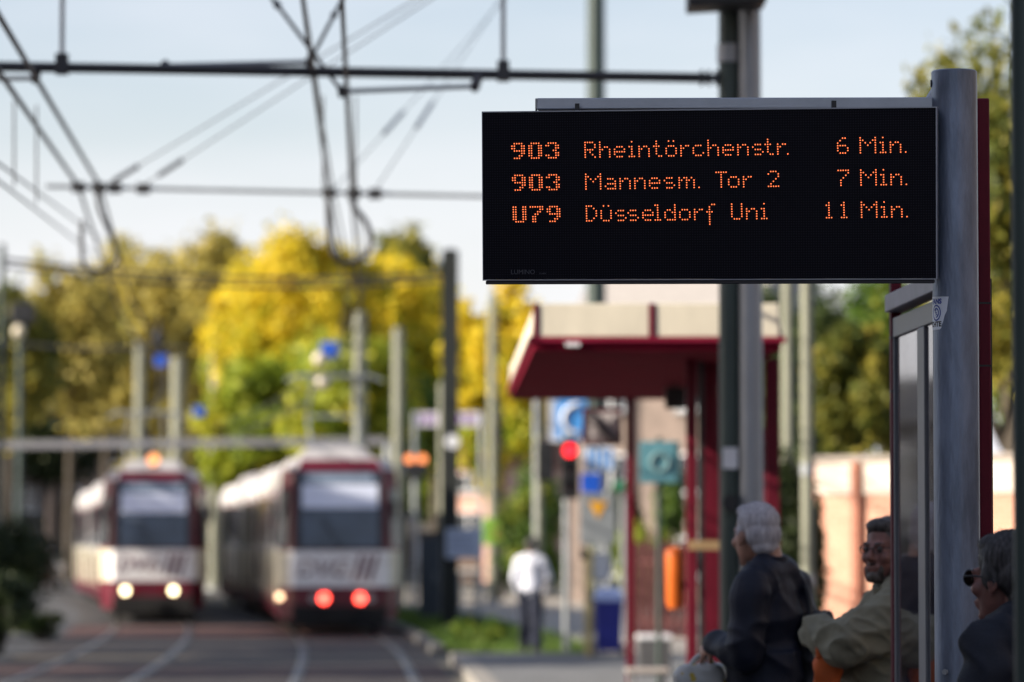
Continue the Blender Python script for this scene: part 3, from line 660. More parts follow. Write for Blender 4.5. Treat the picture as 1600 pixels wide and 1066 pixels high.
for (p0, p1, drop, lab) in (((258, 103), (483, 97), 1, 'raised'), ((742, 135), (533, 143), -1, 'lowered'), ((55, 122), (-60, 124), -1, 'end')):
    a = W(p0[0], p0[1], YA - .3); b = W(p1[0], p1[1], YA - .3); mb = MB(); mb.tube([a, b], .017, 8); st_ = obj('steady_arm', rebase(mb, pb), M_galv, ca)
    qa = arm_at(p0[0]); mb = MB(); mb.beam(qa, a, .05, .05); mb.ell(a, (.035, .03, .04)); obj('clamp', rebase(mb, pb), M_wire, st_)
    mb = MB(); mb.ell(b, (.025, .025, .045)); obj('wire_clip', rebase(mb, pb), M_wire, st_)
# second span further off
sa = W(72, 291, YB); sb = W(900, 310, YB + .6)
sp = thing('span_tube', 'pale grey insulated tube spanning the tracks below the dark bracket arm', 'bracket arm', sb)
mb = MB(); mb.tube([sa, sb], .020, 12); obj('tube', rebase(mb, sb), M_galv, sp, smooth=True)
for px in (122, 153, 178, 222, 511, 550, 583):
    t = (px - 72) / 828; q = sa.lerp(sb, t); mb = MB(); mb.box(q.x - .06, q.x + .06, q.y - .045, q.y + .045, q.z - .05, q.z + .045); obj('clamp', rebase(mb, sb), M_wire, sp)
mb = MB(); mb.tube([sb, sb + Vector((.2, .2, 0))], .03, 8); obj('mast_fixing', rebase(mb, sb), M_wire, sp)
wg = 'overhead wires along the tracks'
def far_pts(off, h0, zlist): return [Vector((trkp(z, off).x, z, h0)) for z in zlist]
FZ = [56., 75., 90., 105., 120., 140.]
def twowire(tag_lab, pxA, pyA, pxB, pyB, off, hfar, r, name='contact_wire'):
    A = W(pxA, pyA, YA - .3); B = W(pxB, pyB, YB); P0 = A + (A - B) * 1.9
    wire(name, tag_lab, [P0, A, B] + far_pts(off, hfar, FZ), r, group=wg)
twowire('left contact wire of the right track, between the two tracks of wire', 488, 112, 513, 300, -.06, 5.05, .014)
twowire('right contact wire of the right track, running beside its twin', 541, 138, 549, 303, .12, 5.05, .014)
twowire('upper carrying wire over the right track, left of its twin', 478, 20, 519, 290, -.0, 5.5, .011, 'catenary_wire')
twowire('upper carrying wire over the right track, farther right', 536, 20, 553, 290, .18, 5.5, .011, 'catenary_wire')
twowire('lower contact wire of the left track, crossing the top left corner', 28, 155, 122, 290, -3.4, 5.05, .018)
twowire('upper wire of the left track, crossing the top left corner', 62, 132, 155, 289, -3.25, 5.3, .018)
sg = 'slanting stay wires'
def stay(label, p0, Y0, p1, Y1, ins=.12, r=.0065, name='stay_wire'):
    a = W(p0[0], p0[1], Y0); b = W(p1[0], p1[1], Y1); root = thing(name, label, 'stay wire', a, sg)
    mb = MB(); mb.tube([a, b], r, 6); obj('cable', rebase(mb, a), M_wire, root)
    if ins:
        c = a.lerp(b, ins); e = a.lerp(b, ins + .05); mb = MB(); mb.tube([c, e], .024, 8); obj('insulator', rebase(mb, a), M_ins, root)
stay('stay from the pale tube near its left end up towards the twin masts', (165, 290), YB, (1150, -300), YA, .02)
stay('stay starting beside the four clamps of the pale tube, slightly right', (222, 291), YB, (1165, -320), YA, .04)
stay('faint stay rising from the middle of the pale tube to the lone dark mast', (583, 302), YB, (930, -225), 64, .12)
stay('faint stay crossing the right contact wires up to the lone dark mast', (520, 298), YB, (930, -160), 64, .12)
stay('short dark stay dropping from top edge onto the lowered steady arm', (420, -10), YA - .3, (545, 158), YA - .3, .08, .014)
stay('short dark stay leaning right from the raised steady arm to the top edge', (484, 96), YA - .3, (545, -20), YA - .3, .6, .014)
stay('lowest faint wire of the two at the left edge below the pale tube', (-30, 262), 24, (150, 400), 60, 0, .010)
stay('faint wire above its twin at the left edge beside the pale tube', (-30, 235), 24, (160, 375), 60, 0, .010)
for i, (px, pa_, pb_, Yd) in enumerate(((22, 158, 292, 27.5), (57, 165, 318, 28.5), (505, 150, 300, 31.0), (556, 150, 300, 31.5))):
    wire('dropper', 'thin vertical dropper wire %s' % ('closest to the left edge below the dark bracket arm', 'second from the left edge below the dark bracket arm', 'left of the twin contact wires above the loop cable', 'right of the twin contact wires above the loop cable')[i], [W(px, pa_, Yd), W(px, pb_, Yd)], .008, 'wire', 'dropper wires')
# drooping feeder cables below the pale tube
def loop(label, pts, Y, r=.027):
    P = [W(a, b, Y) for a, b in pts]; out = []
    for i in range(len(P) - 1):
        for k in range(6): out.append(P[i].lerp(P[i + 1], k / 6))
    out.append(P[-1])
    for _ in range(6): out = [out[0]] + [(out[i - 1] + out[i] * 2 + out[i + 1]) / 4 for i in range(1, len(out) - 1)] + [out[-1]]
    wire('feeder_cable', label, out, r, 'cable', 'drooping feeder cables', n=8)
loop('drooping U of black cable under the right contact wires', [(512, 300), (513, 340), (514, 380), (525, 405), (548, 412), (572, 400), (582, 375), (572, 345), (553, 325), (548, 305)], YB)
loop('drooping U of dark cable under the left end of the pale tube', [(128, 345), (127, 385), (130, 418), (150, 426), (176, 418), (188, 405), (170, 360), (153, 325), (152, 296)], YB, .022)
YC = 75.0
bm_ = mast(703, 393, 26, YC, mat('tarred_black_mast', (.010, .013, .012), .7, 0, .3, 4), 'dark old mast between right tram and shelter, with a white board on it', base_z=.0, shape='h')
lm = mast(1, 385, 10, YC, M_darkgreen, 'black mast cut off by the left edge of the picture')
wire('span_wire', 'upper of two dark span wires between the old mast and left edge mast', sag(W(2, 405, YC), W(703, 428, YC), s=.22), .035, 'span wire')
wire('span_wire', 'lower of two dark span wires between the old mast and left edge mast', sag(W(2, 415, YC), W(703, 437, YC), s=.26), .028, 'span wire')
# ============================================================ SHELTER
Y0s, Y1s = 27.0, 36.3
xs0 = GX(833, Y0s, 3.1); xs1 = GX(1221, Y0s, 3.1); zs_b = W(835, 548, Y0s).z; zs_t = W(825, 474, Y0s).z; xf0 = GX(797, Y1s, 3.1); xf1 = xs1 + (xf0 - xs0)
sh = thing('tram_shelter', 'tram shelter with dark red frame and weathered beige roof edge', 'shelter', (xs0, Y0s, .15))
sb0 = Vector((xs0, Y0s, .15)); R0 = lambda mb: rebase(mb, sb0)
mb = MB(); t_ = .10
lo = [(xs0, Y0s, zs_b), (xs1, Y0s, zs_b), (xf1, Y1s, zs_b), (xf0, Y1s, zs_b)]
mb.hexa(lo, [(x, y, z + .06) for x, y, z in lo]); obj('ceiling', R0(mb), mat('dark_red_ceiling', (.14, .006, .020), .9, 0, .2, 3, spec=.08), sh, bevel=.01)
# red lip, then sloped beige fascia panels
mb = MB(); q = .03
lo2 = [(xs0 - q, Y0s - q, zs_b + .0605), (xs1 + q, Y0s - q, zs_b + .0605), (xf1 + q, Y1s + q, zs_b + .0605), (xf0 - q, Y1s + q, zs_b + .0605)]
mb.hexa(lo2, [(x, y, z + .035) for x, y, z in lo2]); obj('lip', R0(mb), mat('red_lip', (.22, .008, .035), .6, 0, .15, 4, spec=.2), sh)
def fpanel(a, b, nrm, name='fascia_panel', m=None, off=0.0, z0=zs_b + .096, z1=zs_t):
    a, b = Vector(a), Vector(b); nrm = Vector(nrm); mb = MB()
    lean = nrm * -.035
    lo = [Vector((a.x, a.y, z0)) + nrm * (.02 + off), Vector((b.x, b.y, z0)) + nrm * (.02 + off), Vector((b.x, b.y, z0)) - nrm * .03, Vector((a.x, a.y, z0)) - nrm * .03]
    hi = [p + lean + Vector((0, 0, z1 - z0)) for p in lo]
    mb.hexa(lo, hi); return obj(name, R0(mb), m or M_fascia, sh, bevel=.008)
def lerp2(a, b, t): return (a[0] + (b[0] - a[0]) * t, a[1] + (b[1] - a[1]) * t, 0)
c4 = [(xs0, Y0s, 0), (xs1, Y0s, 0), (xf1, Y1s, 0), (xf0, Y1s, 0)]
nf = Vector((0, -1, 0)); nl = Vector((-(Y1s - Y0s), (xf0 - xs0), 0)).normalized()
for a, b in ((.022, .468), (.492, .99)): fpanel(lerp2(c4[0], c4[1], a), lerp2(c4[0], c4[1], b), nf)
for a, b in ((0, .022), (.468, .492)): fpanel(lerp2(c4[0], c4[1], a), lerp2(c4[0], c4[1], b), nf, 'fascia_rib', M_red, .012)
for k in range(5): fpanel(lerp2(c4[3], c4[0], k / 5 + .004), lerp2(c4[3], c4[0], (k + 1) / 5 - .004), nl)
for k in range(5): fpanel(lerp2(c4[1], c4[2], k / 5 + .004), lerp2(c4[1], c4[2], (k + 1) / 5 - .004), -nl)
fpanel(lerp2(c4[2], c4[3], 0), lerp2(c4[2], c4[3], 1), -nf)
mb = MB(); e = .10
lo = [(xs0 + e, Y0s + e, zs_t - .1), (xs1 - e, Y0s + e, zs_t - .1), (xf1 - e, Y1s - e, zs_t - .1), (xf0 + e, Y1s - e, zs_t - .1)]
mb.hexa(lo, [(x, y, z + .07) for x, y, z in lo]); obj('roof_deck', R0(mb), mat('roof_felt', (.12, .12, .12), .9, 0, .2), sh)
q = W(895, 538, Y0s - .08); mb = MB(); mb.box(q.x - .05, q.x + .05, q.y, q.y + .06, q.z - .015, q.z + .015); obj('lamp', R0(mb), M_signwhite, sh)
def spost(px, Y, w, name='post', m=None, d=None):
    X = GX(px, Y, 1.7); w = w / S(Y); d = d or w; mb = MB(); mb.box(X - w / 2, X + w / 2, Y - d / 2, Y + d / 2, .15, zs_b); return obj(name, R0(mb), m or M_red, sh, bevel=.006)
M_red2 = mat('bright_red_post', (.115, .005, .017), .5, 0, .18, 4, spec=.25)
spost(1081, 28.3, 17, m=M_red2); spost(1108, 28.8, 20); spost(985, 35.9, 13); spost(1207, 28.2, 22); spost(1130, 35.9, 13)
spost(1096, 28.5, 9, 'service_duct', M_black); spost(1117, 29.2, 14, m=M_red2)
# side panel between the posts
X = GX(1207, 28.2, 1.6); mb = MB(); mb.box(X - .02, X + .02, 29.0, 35.7, .45, 2.5); obj('side_pane', R0(mb), mat('smoked_shelter_glass', (.05, .035, .045), .08, 0, .2, 2, spec=.6), sh)
mb = MB(); mb.box(X - .045, X + .045, 29.0, 35.7, 2.52, 2.60); mb.box(X - .045, X + .045, 29.0, 35.7, .36, .44); obj('side_rail', R0(mb), M_red, sh)
q = W(1098, 852, 28.4); mb = MB(); mb.box(q.x - .11, q.x + .11, 28.15, 28.24, q.z - .035, q.z + .035); obj('wooden_handrail', R0(mb), mat('worn_wood_rail', (.30, .20, .10), .6), sh)
# bench
bx0, bx1 = GX(978, 33.5), GX(1045, 33.5); zb = .62
bn = obj('bench_seat', R0((lambda b: (b.box(bx0, bx1, 33.3, 33.75, zb, zb + .04), b)[1])(MB())), mat('bench_wire', (.42, .38, .36), .5, .3), sh, bevel=.01)
for x in (bx0 + .05, bx1 - .05): obj('leg', R0((lambda b: (b.box(x - .02, x + .02, 33.4, 33.65, .15, zb), b)[1])(MB())), M_galv, bn)
q = W(1055, 622, 32.5)
sk = thing('speaker', 'small black speaker hanging under the shelter roof', 'speaker', (q.x, 32.5, q.z))
mb = MB(); mb.box(-.085, .085, -.09, .09, -.09, .09); obj('cabinet', mb, M_black, sk, bevel=.01)
mb = MB(); mb.tube([(0, 0, .09), (0, 0, zs_b - q.z)], .015, 8); obj('hanger', mb, M_black, sk)
q = W(1055, 905, 28.5)
ob = thing('litter_bin', 'orange litter bin hanging on the red shelter column', 'litter bin', (q.x, 28.5, q.z - .22))
mb = MB(); mb.tube([(0, 0, .0), (0, 0, .05), (0, 0, .40)], [.05, .070, .074], 18); obj('body', mb, mat('orange_plastic', (.52, .11, .010), .4, 0, .1), ob, smooth=True)
mb = MB(); mb.tube([(0, 0, .40), (0, 0, .43), (0, 0, .46)], [.078, .076, .03], 18); obj('lid', mb, mat('orange_lid', (.36, .075, .010), .45), ob, smooth=True)
mb = MB(); mb.box(.05, GX(1081, 28.3) - q.x + .01, -.16, -.10, .15, .2); mb.box(.05, .09, -.16, .02, .15, .2); obj('bracket', mb, M_black, ob)

# boards seen through the shelter
def board(name, label, px0, px1, py0, py1, Y, m, frame=None, post_px=None, post_r=.035, base_z=.0, cat='sign', th=.04, extra=None, hang=None):
    a = W(px0, py1, Y); b = W(px1, py0, Y); c = (a + b) / 2; w = b.x - a.x; h = b.z - a.z
    gx = GX(post_px, Y, 1.5) if post_px is not None else c.x
    root = thing(name, label, cat, (gx, Y, base_z)); mb = MB(); mb.box(a.x - gx, b.x - gx, -th / 2, th / 2, a.z - base_z, b.z - base_z)
    pn = obj('panel', mb, m, root, bevel=.006)
    if frame is not None:
        f = min(w, h) * .07; mb = MB(); x0, x1, z0, z1 = a.x - gx, b.x - gx, a.z - base_z, b.z - base_z
        mb.box(x0 - f, x1 + f, -th / 2 - .012, th / 2 + .01, z1, z1 + f); mb.box(x0 - f, x1 + f, -th / 2 - .012, th / 2 + .01, z0 - f, z0)
        mb.box(x0 - f, x0, -th / 2 - .012, th / 2 + .01, z0, z1); mb.box(x1, x1 + f, -th / 2 - .012, th / 2 + .01, z0, z1); obj('frame', mb, frame, root)
    if hang: 
        for s in (-.35, .35):
            mb = MB(); mb.tube([(c.x - gx + s * w, 0, b.z - base_z), (c.x - gx + s * w, 0, hang - base_z)], .012, 6); obj('hanger', mb, M_black, root)
    else:
        pm = M_darkgreen if name == 'info_board' else M_galv; mb = MB(); mb.tube([(0, th / 2 + post_r, 0), (0, th / 2 + post_r, b.z - base_z + .05)], post_r, 12); obj('post', mb, pm, root, smooth=True)
    if extra: extra(root, c - Vector((gx, 0, base_z)), w, h, th)
    return root
def stripes(root, c, w, h, th):
    mb = MB()
    for k in (-.22, .0, .22):
        p0 = Vector((-w * .42 + k * w * .3, 0, h * .40 + k * h * .3)); p1 = Vector((w * .42 + k * w * .3, 0, -h * .40 + k * h * .3))
        mid = [p0.lerp(p1, t / 6) + Vector((0, 0, .05 * h * math.sin(t))) for t in range(7)]
        mb.tube([(c.x + max(-w * .47, min(w * .47, p.x)), -th / 2 - .004, c.z + max(-h * .47, min(h * .47, p.z))) for p in mid], .035 if k == 0 else .018, 6)
    obj('route_lines', mb, mat('grey_map_ink', (.10, .09, .10), .6), root)
board('route_map', 'square grey route map in dark frame hanging below the shelter end', 914, 968, 642, 692, 36.6, mat('grey_map_sheet', (.50, .46, .48), .5, 0, .15, 12), M_red, extra=stripes, hang=zs_b + .02, cat='map board')
def arc_mark(root, c, w, h, th):
    mb = MB(); pts = [(c.x + w * (.04 + .30 * math.cos(a)), -th / 2 - .006, c.z + h * .36 * math.sin(a)) for a in [math.pi * (.5 + i / 10) for i in range(11)]]
    mb.tube(pts, .045, 8); obj('white_arc', mb, M_signwhite, root)
    mb = MB(); mb.box(c.x - w * .5, c.x - w * .38, -th / 2 - .003, -th / 2, c.z - h * .5, c.z + h * .5); obj('pale_edge', mb, mat('pale_blue_edge', (.40, .55, .85), .4), root)
board('stop_sign', 'light blue stop sign with white curve, below the shelter roof corner', 862, 938, 624, 686, 66, M_skyblue, M_signwhite, 838, .05, .0, extra=arc_mark, cat='sign')
def round_mark(root, c, w, h, th):
    mb = MB(); mb.tube([(c.x + w * .22 * math.cos(a), -th / 2 - .005, c.z + w * .22 * math.sin(a)) for a in [i * math.pi / 12 for i in range(25)]], .022, 6); obj('ring_mark', mb, mat('teal_pale_mark', (.14, .24, .26), .5), root)
    mb = MB(); mb.box(c.x + w * .36, c.x + w * .5, -th / 2 - .006, -th / 2, c.z - h * .5, c.z + h * .5); obj('dark_edge', mb, mat('dark_teal_edge', (.03, .09, .11), .5), root)
board('info_board', 'teal information board seen through the shelter', 1000, 1062, 690, 755, 40, mat('teal_board', (.09, .24, .29), .5, 0, .12, 7), None, 1030, .03, .15, extra=round_mark, cat='board')
def tri(root, c, w, h, th):
    mb = MB(); s = w * .26
    zc = c.z + h * .20
    mb.add([(c.x - s, -th / 2 - .008, zc + s * .8), (c.x + s, -th / 2 - .008, zc + s * .8), (c.x, -th / 2 - .008, zc - s), (c.x - s, -th / 2, zc + s * .8), (c.x + s, -th / 2, zc + s * .8), (c.x, -th / 2, zc - s)], [(0, 2, 1), (3, 4, 5), (0, 1, 4, 3), (1, 2, 5, 4), (2, 0, 3, 5)])
    obj('yellow_triangle', mb, mat('yellow_triangle', (.75, .36, .01), .4), root)
board('notice_board', 'grey board carrying a yellow triangle, left of the shelter post', 906, 962, 772, 850, 58, mat('grey_notice', (.22, .24, .26), .5, 0, .2, 6), None, 950, .05, .15, extra=tri, cat='board')
board('direction_sign', 'white sign with blue upper lettering bars behind the red signal', 912, 962, 700, 735, 60, M_signwhite, None, 945, .05, .15, extra=lambda r, c, w, h, th: obj('blue_bars', (lambda b: ([b.box(c.x - w * .4 + k * w * .22, c.x - w * .28 + k * w * .22, -th / 2 - .005, -th / 2, c.z - h * .45, c.z + h * .45) for k in range(4)], b)[1])(MB()), M_skyblue, r))
board('route_sign', 'small bright blue sign right of the red signal', 908, 938, 740, 770, 58.5, M_blue, None, 935, .04, .15)
board('timetable_case', 'small white timetable case above the blue bin', 926, 950, 866, 906, 54.6, M_signwhite, M_galv, 938, .04, .15, cat='timetable')
board('green_sign', 'green and white shop sign beyond the shelter bench', 958, 990, 752, 766, 70, mat('green_sign', (.02, .17, .09), .5), None, 975, .05, .0)
# yellowish bollard post and bin
X = GX(920, 54.5)
pb_ = thing('timber_post', 'yellowish square post left of the blue bin', 'post', (X, 54.5, .15)); mb = MB(); mb.box(-.06, .06, -.06, .06, 0, 1.52); obj('shaft', mb, mat('yellow_timber', (.50, .42, .20), .8, 0, .2, 4, stretch=(1, 1, .2)), pb_, bevel=.01)
mb = MB(); mb.tube([(-.12, 0, 1.44), (-.02, 0, 1.44)], .09, 14); obj('black_lamp', mb, M_black, pb_)
X = GX(951, 54)
wb = thing('rubbish_container', 'deep blue wheeled bin with pale lid beside the shelter', 'bin', (X, 54, .15))
mb = MB(); mb.hexa([(-.17, -.2, .08), (.17, -.2, .08), (.17, .2, .08), (-.17, .2, .08)], [(-.2, -.24, .78), (.2, -.24, .78), (.2, .24, .78), (-.2, .24, .78)]); obj('body', mb, mat('deep_blue_plastic', (.010, .016, .20), .45, 0, .12), wb, bevel=.02)
mb = MB(); mb.hexa([(-.215, -.26, .785), (.215, -.26, .785), (.215, .26, .785), (-.215, .26, .785)], [(-.17, -.2, .92), (.17, -.2, .92), (.17, .24, .97), (-.17, .24, .97)]); obj('lid', mb, mat('pale_blue_lid', (.28, .36, .62), .4, 0, .1), wb, bevel=.02)
for s in (-1, 1):
    mb = MB(); mb.tube([(s * .18, .18, .08), (s * .23, .18, .08)], .08, 14); obj('wheel', mb, M_black, wb)
X = GX(1022, 47)
cb = thing('waste_box', 'low grey box with pale top edge under the shelter bench', 'box', (X, 47, .15)); mb = MB(); mb.box(-.2, .2, -.2, .2, 0, .42); obj('body', mb, mat('dark_grey_box', (.07, .07, .075), .6), cb, bevel=.015)
mb = MB(); mb.box(-.21, .21, -.21, .21, .425, .48); obj('lid', mb, M_signwhite, cb, bevel=.01)

# ============================================================ SIGNALS
def signal(name, label, px, Y, base_z, heads, pole_r=.05, m=None):
    X = GX(px, Y, 1.5); root = thing(name, label, 'traffic signal', (X, Y, base_z)); ztop = 0
    for (pxh, py0, py1, lamps, facing) in heads:
        a = W(pxh, py1, Y); b = W(pxh, py0, Y); cx = a.x - X; h = b.z - a.z; w = .27; ztop = max(ztop, b.z - base_z)
        mb = MB(); mb.box(cx - w / 2, cx + w / 2, -.30, -.07, a.z - base_z, b.z - base_z); hd = obj('signal_head', mb, M_black, root, bevel=.02)
        if facing:
            for (f, lm_, col) in lamps:
                zc = a.z - base_z + h * f
                mb = MB(); mb.tube([(cx, -.305, zc), (cx, -.315, zc)], .095, 18); obj('lamp', mb, lm_, hd)
                mb = MB(); vs = []
                for j in range(13):
                    an = math.pi * j / 12
                    for (rr, yy) in ((.112, -.30), (.112, -.47 + .05 * (1 - math.sin(an)))): vs.append((cx + rr * math.cos(an), yy, zc + rr * math.sin(an)))
                mb.add(vs, [(2 * j, 2 * j + 1, 2 * j + 3, 2 * j + 2) for j in range(12)]); obj('visor', mb, M_black, hd)
        else:
            mb = MB(); mb.box(cx - w * .3, cx + w * .3, -.07, .0, a.z - base_z + h * .3, a.z - base_z + h * .7); obj('bracket', mb, M_black, hd)
    mb = MB(); mb.tube([(0, 0, 0), (0, 0, ztop + .1)], pole_r, 14); obj('pole', mb, m or M_galv, root, smooth=True)
    return root
E_red = emit('red_signal_light', (1.0, .015, .025), 2.0); off_l = glass_dark('unlit_lens', (.03, .02, .02), .15); E_amb = emit('amber_signal_light', (1.0, .30, .10), 1.0)
signal('traffic_signal', 'red traffic light showing stop, left of the notice board', 885, 57.5, .15, [(890, 686, 780, [(.80, E_red, 0), (.5, off_l, 0), (.2, off_l, 0)], True)])
signal('traffic_signal', 'dark unlit signal head left of the red light', 842, 60, .0, [(852, 690, 752, [], False)], m=M_pale)
def amber(px, Y):
    X = GX(px, Y, 3); a = W(632, 745, Y); b = W(666, 722, Y); root = thing('signal_lamps', 'pair of amber lights above a black box right of the right tram', 'traffic signal', (X, Y, 0))
    mb = MB(); mb.box(a.x - X, b.x - X, -.25, -.08, a.z, b.z - .02); obj('box', mb, M_black, root, bevel=.02)
    for p in (640, 660):
        q = W(p, 718, Y); mb = MB(); mb.tube([(q.x - X, -.2, q.z), (q.x - X, -.215, q.z)], .11, 18); obj('lamp', mb, E_amb, root)
        mb = MB(); mb.tube([(q.x - X, -.08, q.z), (q.x - X, -.199, q.z)], .13, 18); obj('lamp_housing', mb, M_black, root)
    mb = MB(); mb.tube([(0, 0, 0), (0, 0, b.z + .1)], .06, 12); obj('pole', mb, M_galv, root)
amber(648, 92)

# ============================================================ FAR MASTS, SIGNS
pg = 'pale masts along the tracks'
mast(562, 490, 21, 104, M_pale, 'pale mast right behind the right tram with a blue sign on its arm', group=pg, base_z=0)
mast(622, 515, 19, 98, M_pale, 'pale mast just right of the right tram roof', group=pg)
mast(691, 600, 13, 86, M_pale, 'slim pale yellowish mast left against the old dark mast', group=pg)
mast(770, 460, 15, 110, M_pale, 'pale mast between the old dark mast and the shelter roof', group=pg)
mast(218, 535, 18, 122, M_pale, 'leftmost pale mast above the oncoming tram', group=pg)
mast(277, 560, 22, 118, M_pale, 'pale mast above the amber roof lamp of the oncoming tram', group=pg)
mast(335, 530, 16, 140, M_pale, 'pale mast between the two trams, farthest away', group=pg)
mast(30, 500, 11, 130, M_darkgreen, 'dark green mast near the left edge carrying a black lamp', group=pg)
mast(841, 620, 15, 72, M_pale, 'pale mast under the left corner of the shelter roof', group=pg)
def hung_sign(label, px, py, w, Y, m, arm_from, lamp=None, name='hanging_sign'):
    c = W(px, py, Y); root = thing(name, label, 'sign', c); r = w / 2 / S(Y)
    mb = MB(); mb.box(-r, r, -.05, .05, -r * .9, r * .9); obj('panel', mb, m, root, bevel=.02)
    a = W(arm_from[0], arm_from[1], Y) - c; mb = MB(); mb.tube([(0, .06, r), (0, .06, a.z), a + Vector((0, .06, 0))], .04, 8); obj('bracket', mb, M_black, root)
    for (lx, ly) in lamp or ():
        q = W(lx, ly, Y) - c; mb = MB(); mb.ell(q + Vector((0, -.1, 0)), (.19, .19, .19)); obj('lamp_globe', mb, mat('pale_globe', (.62, .55, .42), .3), root, smooth=True)
hung_sign('blue square sign with two pale globes on the mast behind the right tram', 515, 547, 27, 103.5, M_blue, (562, 540), ((500, 561), (505, 597)))
hung_sign('blue square sign hanging below the black lamp over the oncoming tram', 253, 564, 20, 120, M_blue, (277, 548))
hung_sign('small blue star-like sign between the two trams, lowest of the blue ones', 311, 643, 18, 125, M_blue, (335, 636))
q = W(248, 530, 119); bl = thing('street_lamp', 'black lantern above the blue sign over the oncoming tram', 'lamp', q)
mb = MB(); mb.tube([(0, 0, -.28), (0, 0, .05), (0, 0, .28)], [.15, .22, .08], 12); obj('lantern', mb, M_black, bl); mb = MB(); mb.tube([(0, 0, .28), (0, 0, .6)], .04, 8); obj('hook', mb, M_black, bl)
wire('span_wire', 'thin grey span wire carrying the black lantern at left', [W(-20, 533, 119), W(120, 545, 119), W(248, 542, 119), W(335, 548, 140)], .045, 'span wire')
q = W(35, 495, 128); bl = thing('street_lamp', 'bulky black lamp at the left edge above a pale globe', 'lamp', q)
mb = MB(); mb.box(-.42, .42, -.2, .2, -.25, .45); obj('lantern', mb, M_black, bl, bevel=.08); mb = MB(); mb.ell((-.1, -.1, -.5), (.22, .22, .22)); obj('lamp_globe', mb, mat('pale_globe', (.62, .55, .42), .3), bl, smooth=True)
mb = MB(); mb.tube([(.42, 0, .2), W(30, 502, 130) - q], .05, 8); obj('bracket', mb, M_black, bl)
# gantry over the street
ga = W(-60, 696, 114); gb = W(606, 689, 112)
gt = thing('gantry', 'long pale grey gantry beam across the street behind both trams', 'gantry', ga)
mb = MB(); mb.beam((0, 0, 0), gb - ga, .25, .22); obj('beam', mb, mat('dull_grey_paint', (.14, .14, .16), .6), gt)
for p in (Vector((0, 0, 0)), gb - ga): mb = MB(); mb.tube([p, Vector((p.x, p.y, -ga.z))], .12, 10); obj('leg', mb, M_galv, gt)
# white placard on the old mast, banner, disc, cabinet, barrier
a = W(697, 872, YC - .3); b = W(752, 826, YC - .3); root = thing('placard', 'pale blue-white placard tied to the old dark mast', 'sign', ((a.x + b.x) / 2, YC - .3, (a.z + b.z) / 2))
w, h = b.x - a.x, b.z - a.z; mb = MB(); mb.box(-w / 2, w / 2, -.01, .01, -h / 2, h / 2); obj('panel', mb, mat('pale_blue_card', (.45, .52, .68), .6, 0, .12, 3), root)
mb = MB()
for k in range(4): mb.box(-w * .4, w * (.25 + .12 * (k % 2)), -.013, -.0105, h * (.28 - .18 * k) - .02, h * (.28 - .18 * k) + .02)
obj('text_rows', mb, mat('greyblue_print', (.20, .25, .40), .6), root)
mb = MB(); mb.beam((-w * .25, .012, 0), (-w * .25, .2, 0), .05, .05); obj('clamp', mb, M_galv, root)
a = W(648, 666, 93); b = W(752, 644, 93); root = thing('street_banner', 'white banner with violet lettering bars behind the old mast', 'banner', ((a.x + b.x) / 2, 93, (a.z + b.z) / 2)); w, h = b.x - a.x, b.z - a.z
mb = MB(); mb.box(-w / 2, w / 2, -.015, .015, -h / 2, h / 2); obj('cloth', mb, mat('white_banner', (.62, .60, .66), .7, 0, .08), root)
mb = MB()
for k in range(9): mb.box(-w * .44 + k * w * .1, -w * .40 + k * w * .1 + .05 * (k % 2), -.019, -.0155, -h * .3, h * .3)
obj('violet_print', mb, mat('violet_print', (.20, .06, .28), .6), root)
for s in (-1, 1): mb = MB(); mb.tube([(s * w * .5, 0, h * .5), (s * w * .5, 0, -(a.z + b.z) / 2)], .05, 8); obj('pole', mb, M_galv, root)
q = W(707, 690, YC - .25); root = thing('round_sign', 'small white disc on the old dark mast', 'sign', q); mb = MB(); mb.tube([(0, 0, 0), (0, .02, 0)], .14, 20); obj('disc', mb, M_signwhite, root); mb = MB(); mb.tube([(0, .02, 0), (0, .18, 0)], .03, 8); obj('clamp', mb, M_galv, root)
X = GX(672, 83); root = thing('switch_cabinet', 'dark control cabinet on the verge left of the old mast', 'cabinet', (X, 83, 0)); mb = MB(); mb.box(-.24, .24, -.2, .2, 0, 1.9); obj('body', mb, mat('dark_cabinet', (.035, .045, .06), .5), root, bevel=.02)
mb = MB(); mb.box(-.27, .27, -.23, .23, 1.905, 1.98); obj('roof', mb, M_black, root); mb = MB(); mb.box(.1, .13, -.225, -.2005, .9, 1.1); obj('handle', mb, M_galv, root)
root = thing('green_bin', 'yellow-green box with a red mark on the pale mast', 'box', W(773, 832, 108)); mb = MB(); mb.box(-.32, .32, -.3, .0, -.35, .4); obj('body', mb, mat('lime_green_box', (.22, .42, .05), .5), root, bevel=.03); mb = MB(); mb.box(-.0, .2, -.306, -.3005, -.15, .1); obj('red_mark', mb, mat('red_mark', (.6, .06, .04), .5), root)
# handrail barrier beyond the verge
P = [Vector((GX(p, Y), Y, 0)) for p, Y in ((640, 92), (664, 89), (690, 86), (718, 83), (745, 81))]
root = thing('barrier', 'grey tubular pedestrian barrier on the verge by the old mast', 'railing', P[0])
for q in P: mb = MB(); mb.tube([q - P[0], q - P[0] + Vector((0, 0, 1.05))], .035, 8); obj('post', mb, M_galv, root)
mb = MB(); mb.tube([q - P[0] + Vector((0, 0, 1.05)) for q in P], .03, 8); obj('top_rail', mb, M_galv, root); mb = MB(); mb.tube([q - P[0] + Vector((0, 0, .55)) for q in P], .025, 8); obj('middle_rail', mb, M_galv, root)

